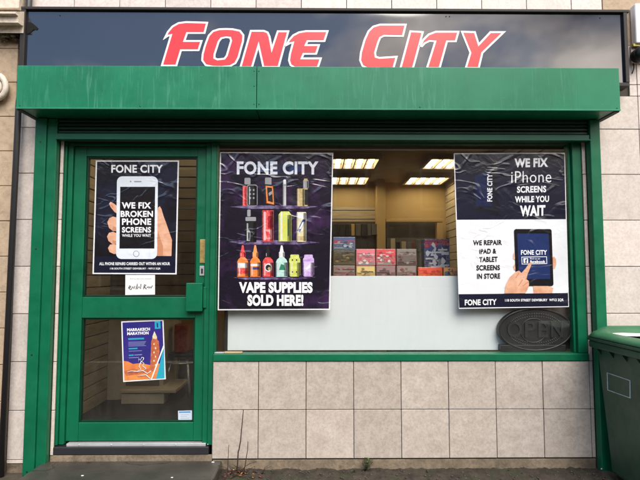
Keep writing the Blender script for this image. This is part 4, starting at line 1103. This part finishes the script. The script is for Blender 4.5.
lab = {0: 'brown dead leaf lying in the corner between doorstep and wall', 1: 'orange dead leaf lying among the twigs', 2: 'red dead leaf lying beside the doorstep', 3: 'dark rotten leaf lying below the twigs', 4: 'yellow dead leaf lying among the twigs'}
for k in range(60):
    u = random.triangular(224, 268, 232); c = W(u, 470, 0); y = -random.uniform(.02, .15)
    i = random.choice((0, 3, 0, 3, 3, 1, 3, 2) if k > 3 else (1, 4, 2))
    tag(leaf(Vector((c.x, y, G0+random.uniform(.022, .034))), random.uniform(.006, .013), leafm[i]), lab[i], 'dead leaf', 'dead leaves beside the doorstep')
for (u, v, lb) in ((227.4, 462.3, 0), ):
    pass
def scrap(px, py, s, label):
    # lies on the doorstep top: find the spot on that level
    d = _f + _r*((px-320)/F) - _u*((py-240)/F); t_ = (zStep-CAM.z)/d.z; p = CAM+d*t_
    b = B(); b.box(p.x-s, p.x+s, p.y-s*.6, p.y+s*.6, zStep+.0005, zStep+s*.6, s*.2); tag(b.obj('litter_scrap', MT['white']), label, 'litter', 'white scraps on the doorstep')
scrap(213, 462.6, .008, 'white scrap at the back corner of the doorstep near the twigs')
scrap(82.5, 476, .007, 'white scrap on the doorstep below the left side of the door')
scrap(172, 477.8, .006, 'white scrap on the front of the doorstep below the marathon poster')
st_b = B()
for k in range(260):
    u = random.uniform(225, 596); c = W(u, 470, 0); s = random.uniform(.002, .007)
    st_b.ball((c.x, -random.uniform(.01, .2), G0+.014+s*.2), s, (random.uniform(.8, 1.5), random.uniform(.8, 1.4), .7), 1)
gr = st_b.obj('grit', plain('grit_stone', (.06, .05, .04), .8, var=.7, scale=30)); tag(gr, 'small stones and crumbs scattered along the foot of the wall', 'grit', kind='stuff')

# ------------------------------------------------------------------ houses across the road (seen only as reflections)
hz0 = G0-.02
def house(x):
    o = thing('terraced_house', 'brick terraced house across the road', 'house', (x, -12.2, hz0), 'terraced houses across the road')
    b = B(); b.box(x-2.4, x+2.4, -19, -12.2, hz0-.3, hz0+5.0); b.obj('wall', MT['brick'], o)
    b = B(); b.prism([(x-2.4, -12.0, hz0+5.0), (x-2.4, -15.6, hz0+6.6), (x-2.4, -19.2, hz0+5.0)], Vector((4.8, 0, 0))); b.obj('roof', MT['roof'], o)
    for wx, wz, ww, wh in ((-1.1, 3.2, 1, 1.3), (1.1, 3.2, 1, 1.3), (-.9, .8, 1.5, 1.4)):
        b = B(); b.box(x+wx-ww/2, x+wx+ww/2, -12.199, -12.14, hz0+wz, hz0+wz+wh); w_ = b.obj('window', MT['stone_pale'], o)
        b = B(); b.box(x+wx-ww/2+.07, x+wx+ww/2-.07, -12.139, -12.13, hz0+wz+.07, hz0+wz+wh-.07); b.obj('pane', MT['black'], w_)
    b = B(); b.box(x+.8, x+1.7, -12.199, -12.15, hz0, hz0+2.1); b.obj('door', MT['brownframe'], o)
    return o
h0 = house(-19.2)
for i in range(1, 9):
    c = copy_tree(h0); c.location.x += 4.8*i

# ------------------------------------------------------------------ light
w = bpy.data.worlds.new('World'); scn.world = w; w.use_nodes = True
nt = w.node_tree; bg = nt.nodes['Background']
SUN_EL, SUN_AZ = R(47), R(168)      # azimuth measured clockwise from +Y; behind and right of the camera
sky = nt.nodes.new('ShaderNodeTexSky'); sky.sky_type = 'NISHITA'; sky.sun_disc = False
sky.sun_elevation = SUN_EL; sky.sun_rotation = SUN_AZ; sky.air_density = 1.2; sky.dust_density = .5; sky.ozone_density = 1.2
tc = nt.nodes.new('ShaderNodeTexCoord'); mp = nt.nodes.new('ShaderNodeMapping'); mp.inputs['Scale'].default_value = (1, 1, 1.6); mp.inputs['Location'].default_value = (8.8, 4.1, 2.0)
nz = nt.nodes.new('ShaderNodeTexNoise'); nz.inputs['Scale'].default_value = 4.5; nz.inputs['Detail'].default_value = 6; nz.inputs['Roughness'].default_value = .55
rp = nt.nodes.new('ShaderNodeValToRGB'); rp.color_ramp.elements[0].position = .46; rp.color_ramp.elements[1].position = .66
cl_ = nt.nodes.new('ShaderNodeTexNoise'); cl_.inputs['Scale'].default_value = 4.6; cl_.inputs['Detail'].default_value = 6
cr = nt.nodes.new('ShaderNodeValToRGB'); cr.color_ramp.elements[0].position = .3; cr.color_ramp.elements[0].color = (1.8, 1.8, 2.2, 1); cr.color_ramp.elements[1].position = .7; cr.color_ramp.elements[1].color = (28, 25, 21.5, 1)
mx = nt.nodes.new('ShaderNodeMix'); mx.data_type = 'RGBA'
nt.links.new(tc.outputs['Generated'], mp.inputs[0]); nt.links.new(mp.outputs[0], nz.inputs['Vector']); nt.links.new(mp.outputs[0], cl_.inputs['Vector'])
sx = nt.nodes.new('ShaderNodeSeparateXYZ'); nt.links.new(tc.outputs['Generated'], sx.inputs[0])
ma = nt.nodes.new('ShaderNodeMath'); ma.operation = 'MULTIPLY_ADD'; ma.inputs[1].default_value = .30
nt.links.new(sx.outputs['X'], ma.inputs[0]); nt.links.new(nz.outputs['Fac'], ma.inputs[2]); nt.links.new(ma.outputs[0], rp.inputs[0]); nt.links.new(cl_.outputs['Fac'], cr.inputs[0])
nt.links.new(rp.outputs[0], mx.inputs[0]); nt.links.new(sky.outputs[0], mx.inputs[6]); nt.links.new(cr.outputs[0], mx.inputs[7])
nt.links.new(mx.outputs[2], bg.inputs[0]); bg.inputs[1].default_value = .15
sl = bpy.data.lights.new('sun', 'SUN'); sl.energy = 2.5; sl.angle = R(40); sl.color = (1, .94, .86)
so = bpy.data.objects.new('sun', sl); COL.objects.link(so)
d = Vector((math.sin(SUN_AZ)*math.cos(SUN_EL), math.cos(SUN_AZ)*math.cos(SUN_EL), math.sin(SUN_EL)))
so.rotation_euler = d.to_track_quat('Z', 'Y').to_euler()
vs_ = scn.view_settings
scn.display_settings.display_device = 'sRGB'
vs_.view_transform = 'Standard'; vs_.look = 'None'; vs_.gamma = 1; vs_.use_curve_mapping = False; vs_.exposure = 0.62
scn.render.engine = 'CYCLES'
scn.cycles.max_bounces = 8; scn.cycles.transparent_max_bounces = 12; scn.cycles.caustics_reflective = False; scn.cycles.caustics_refractive = False
scn.cycles.use_denoising = True
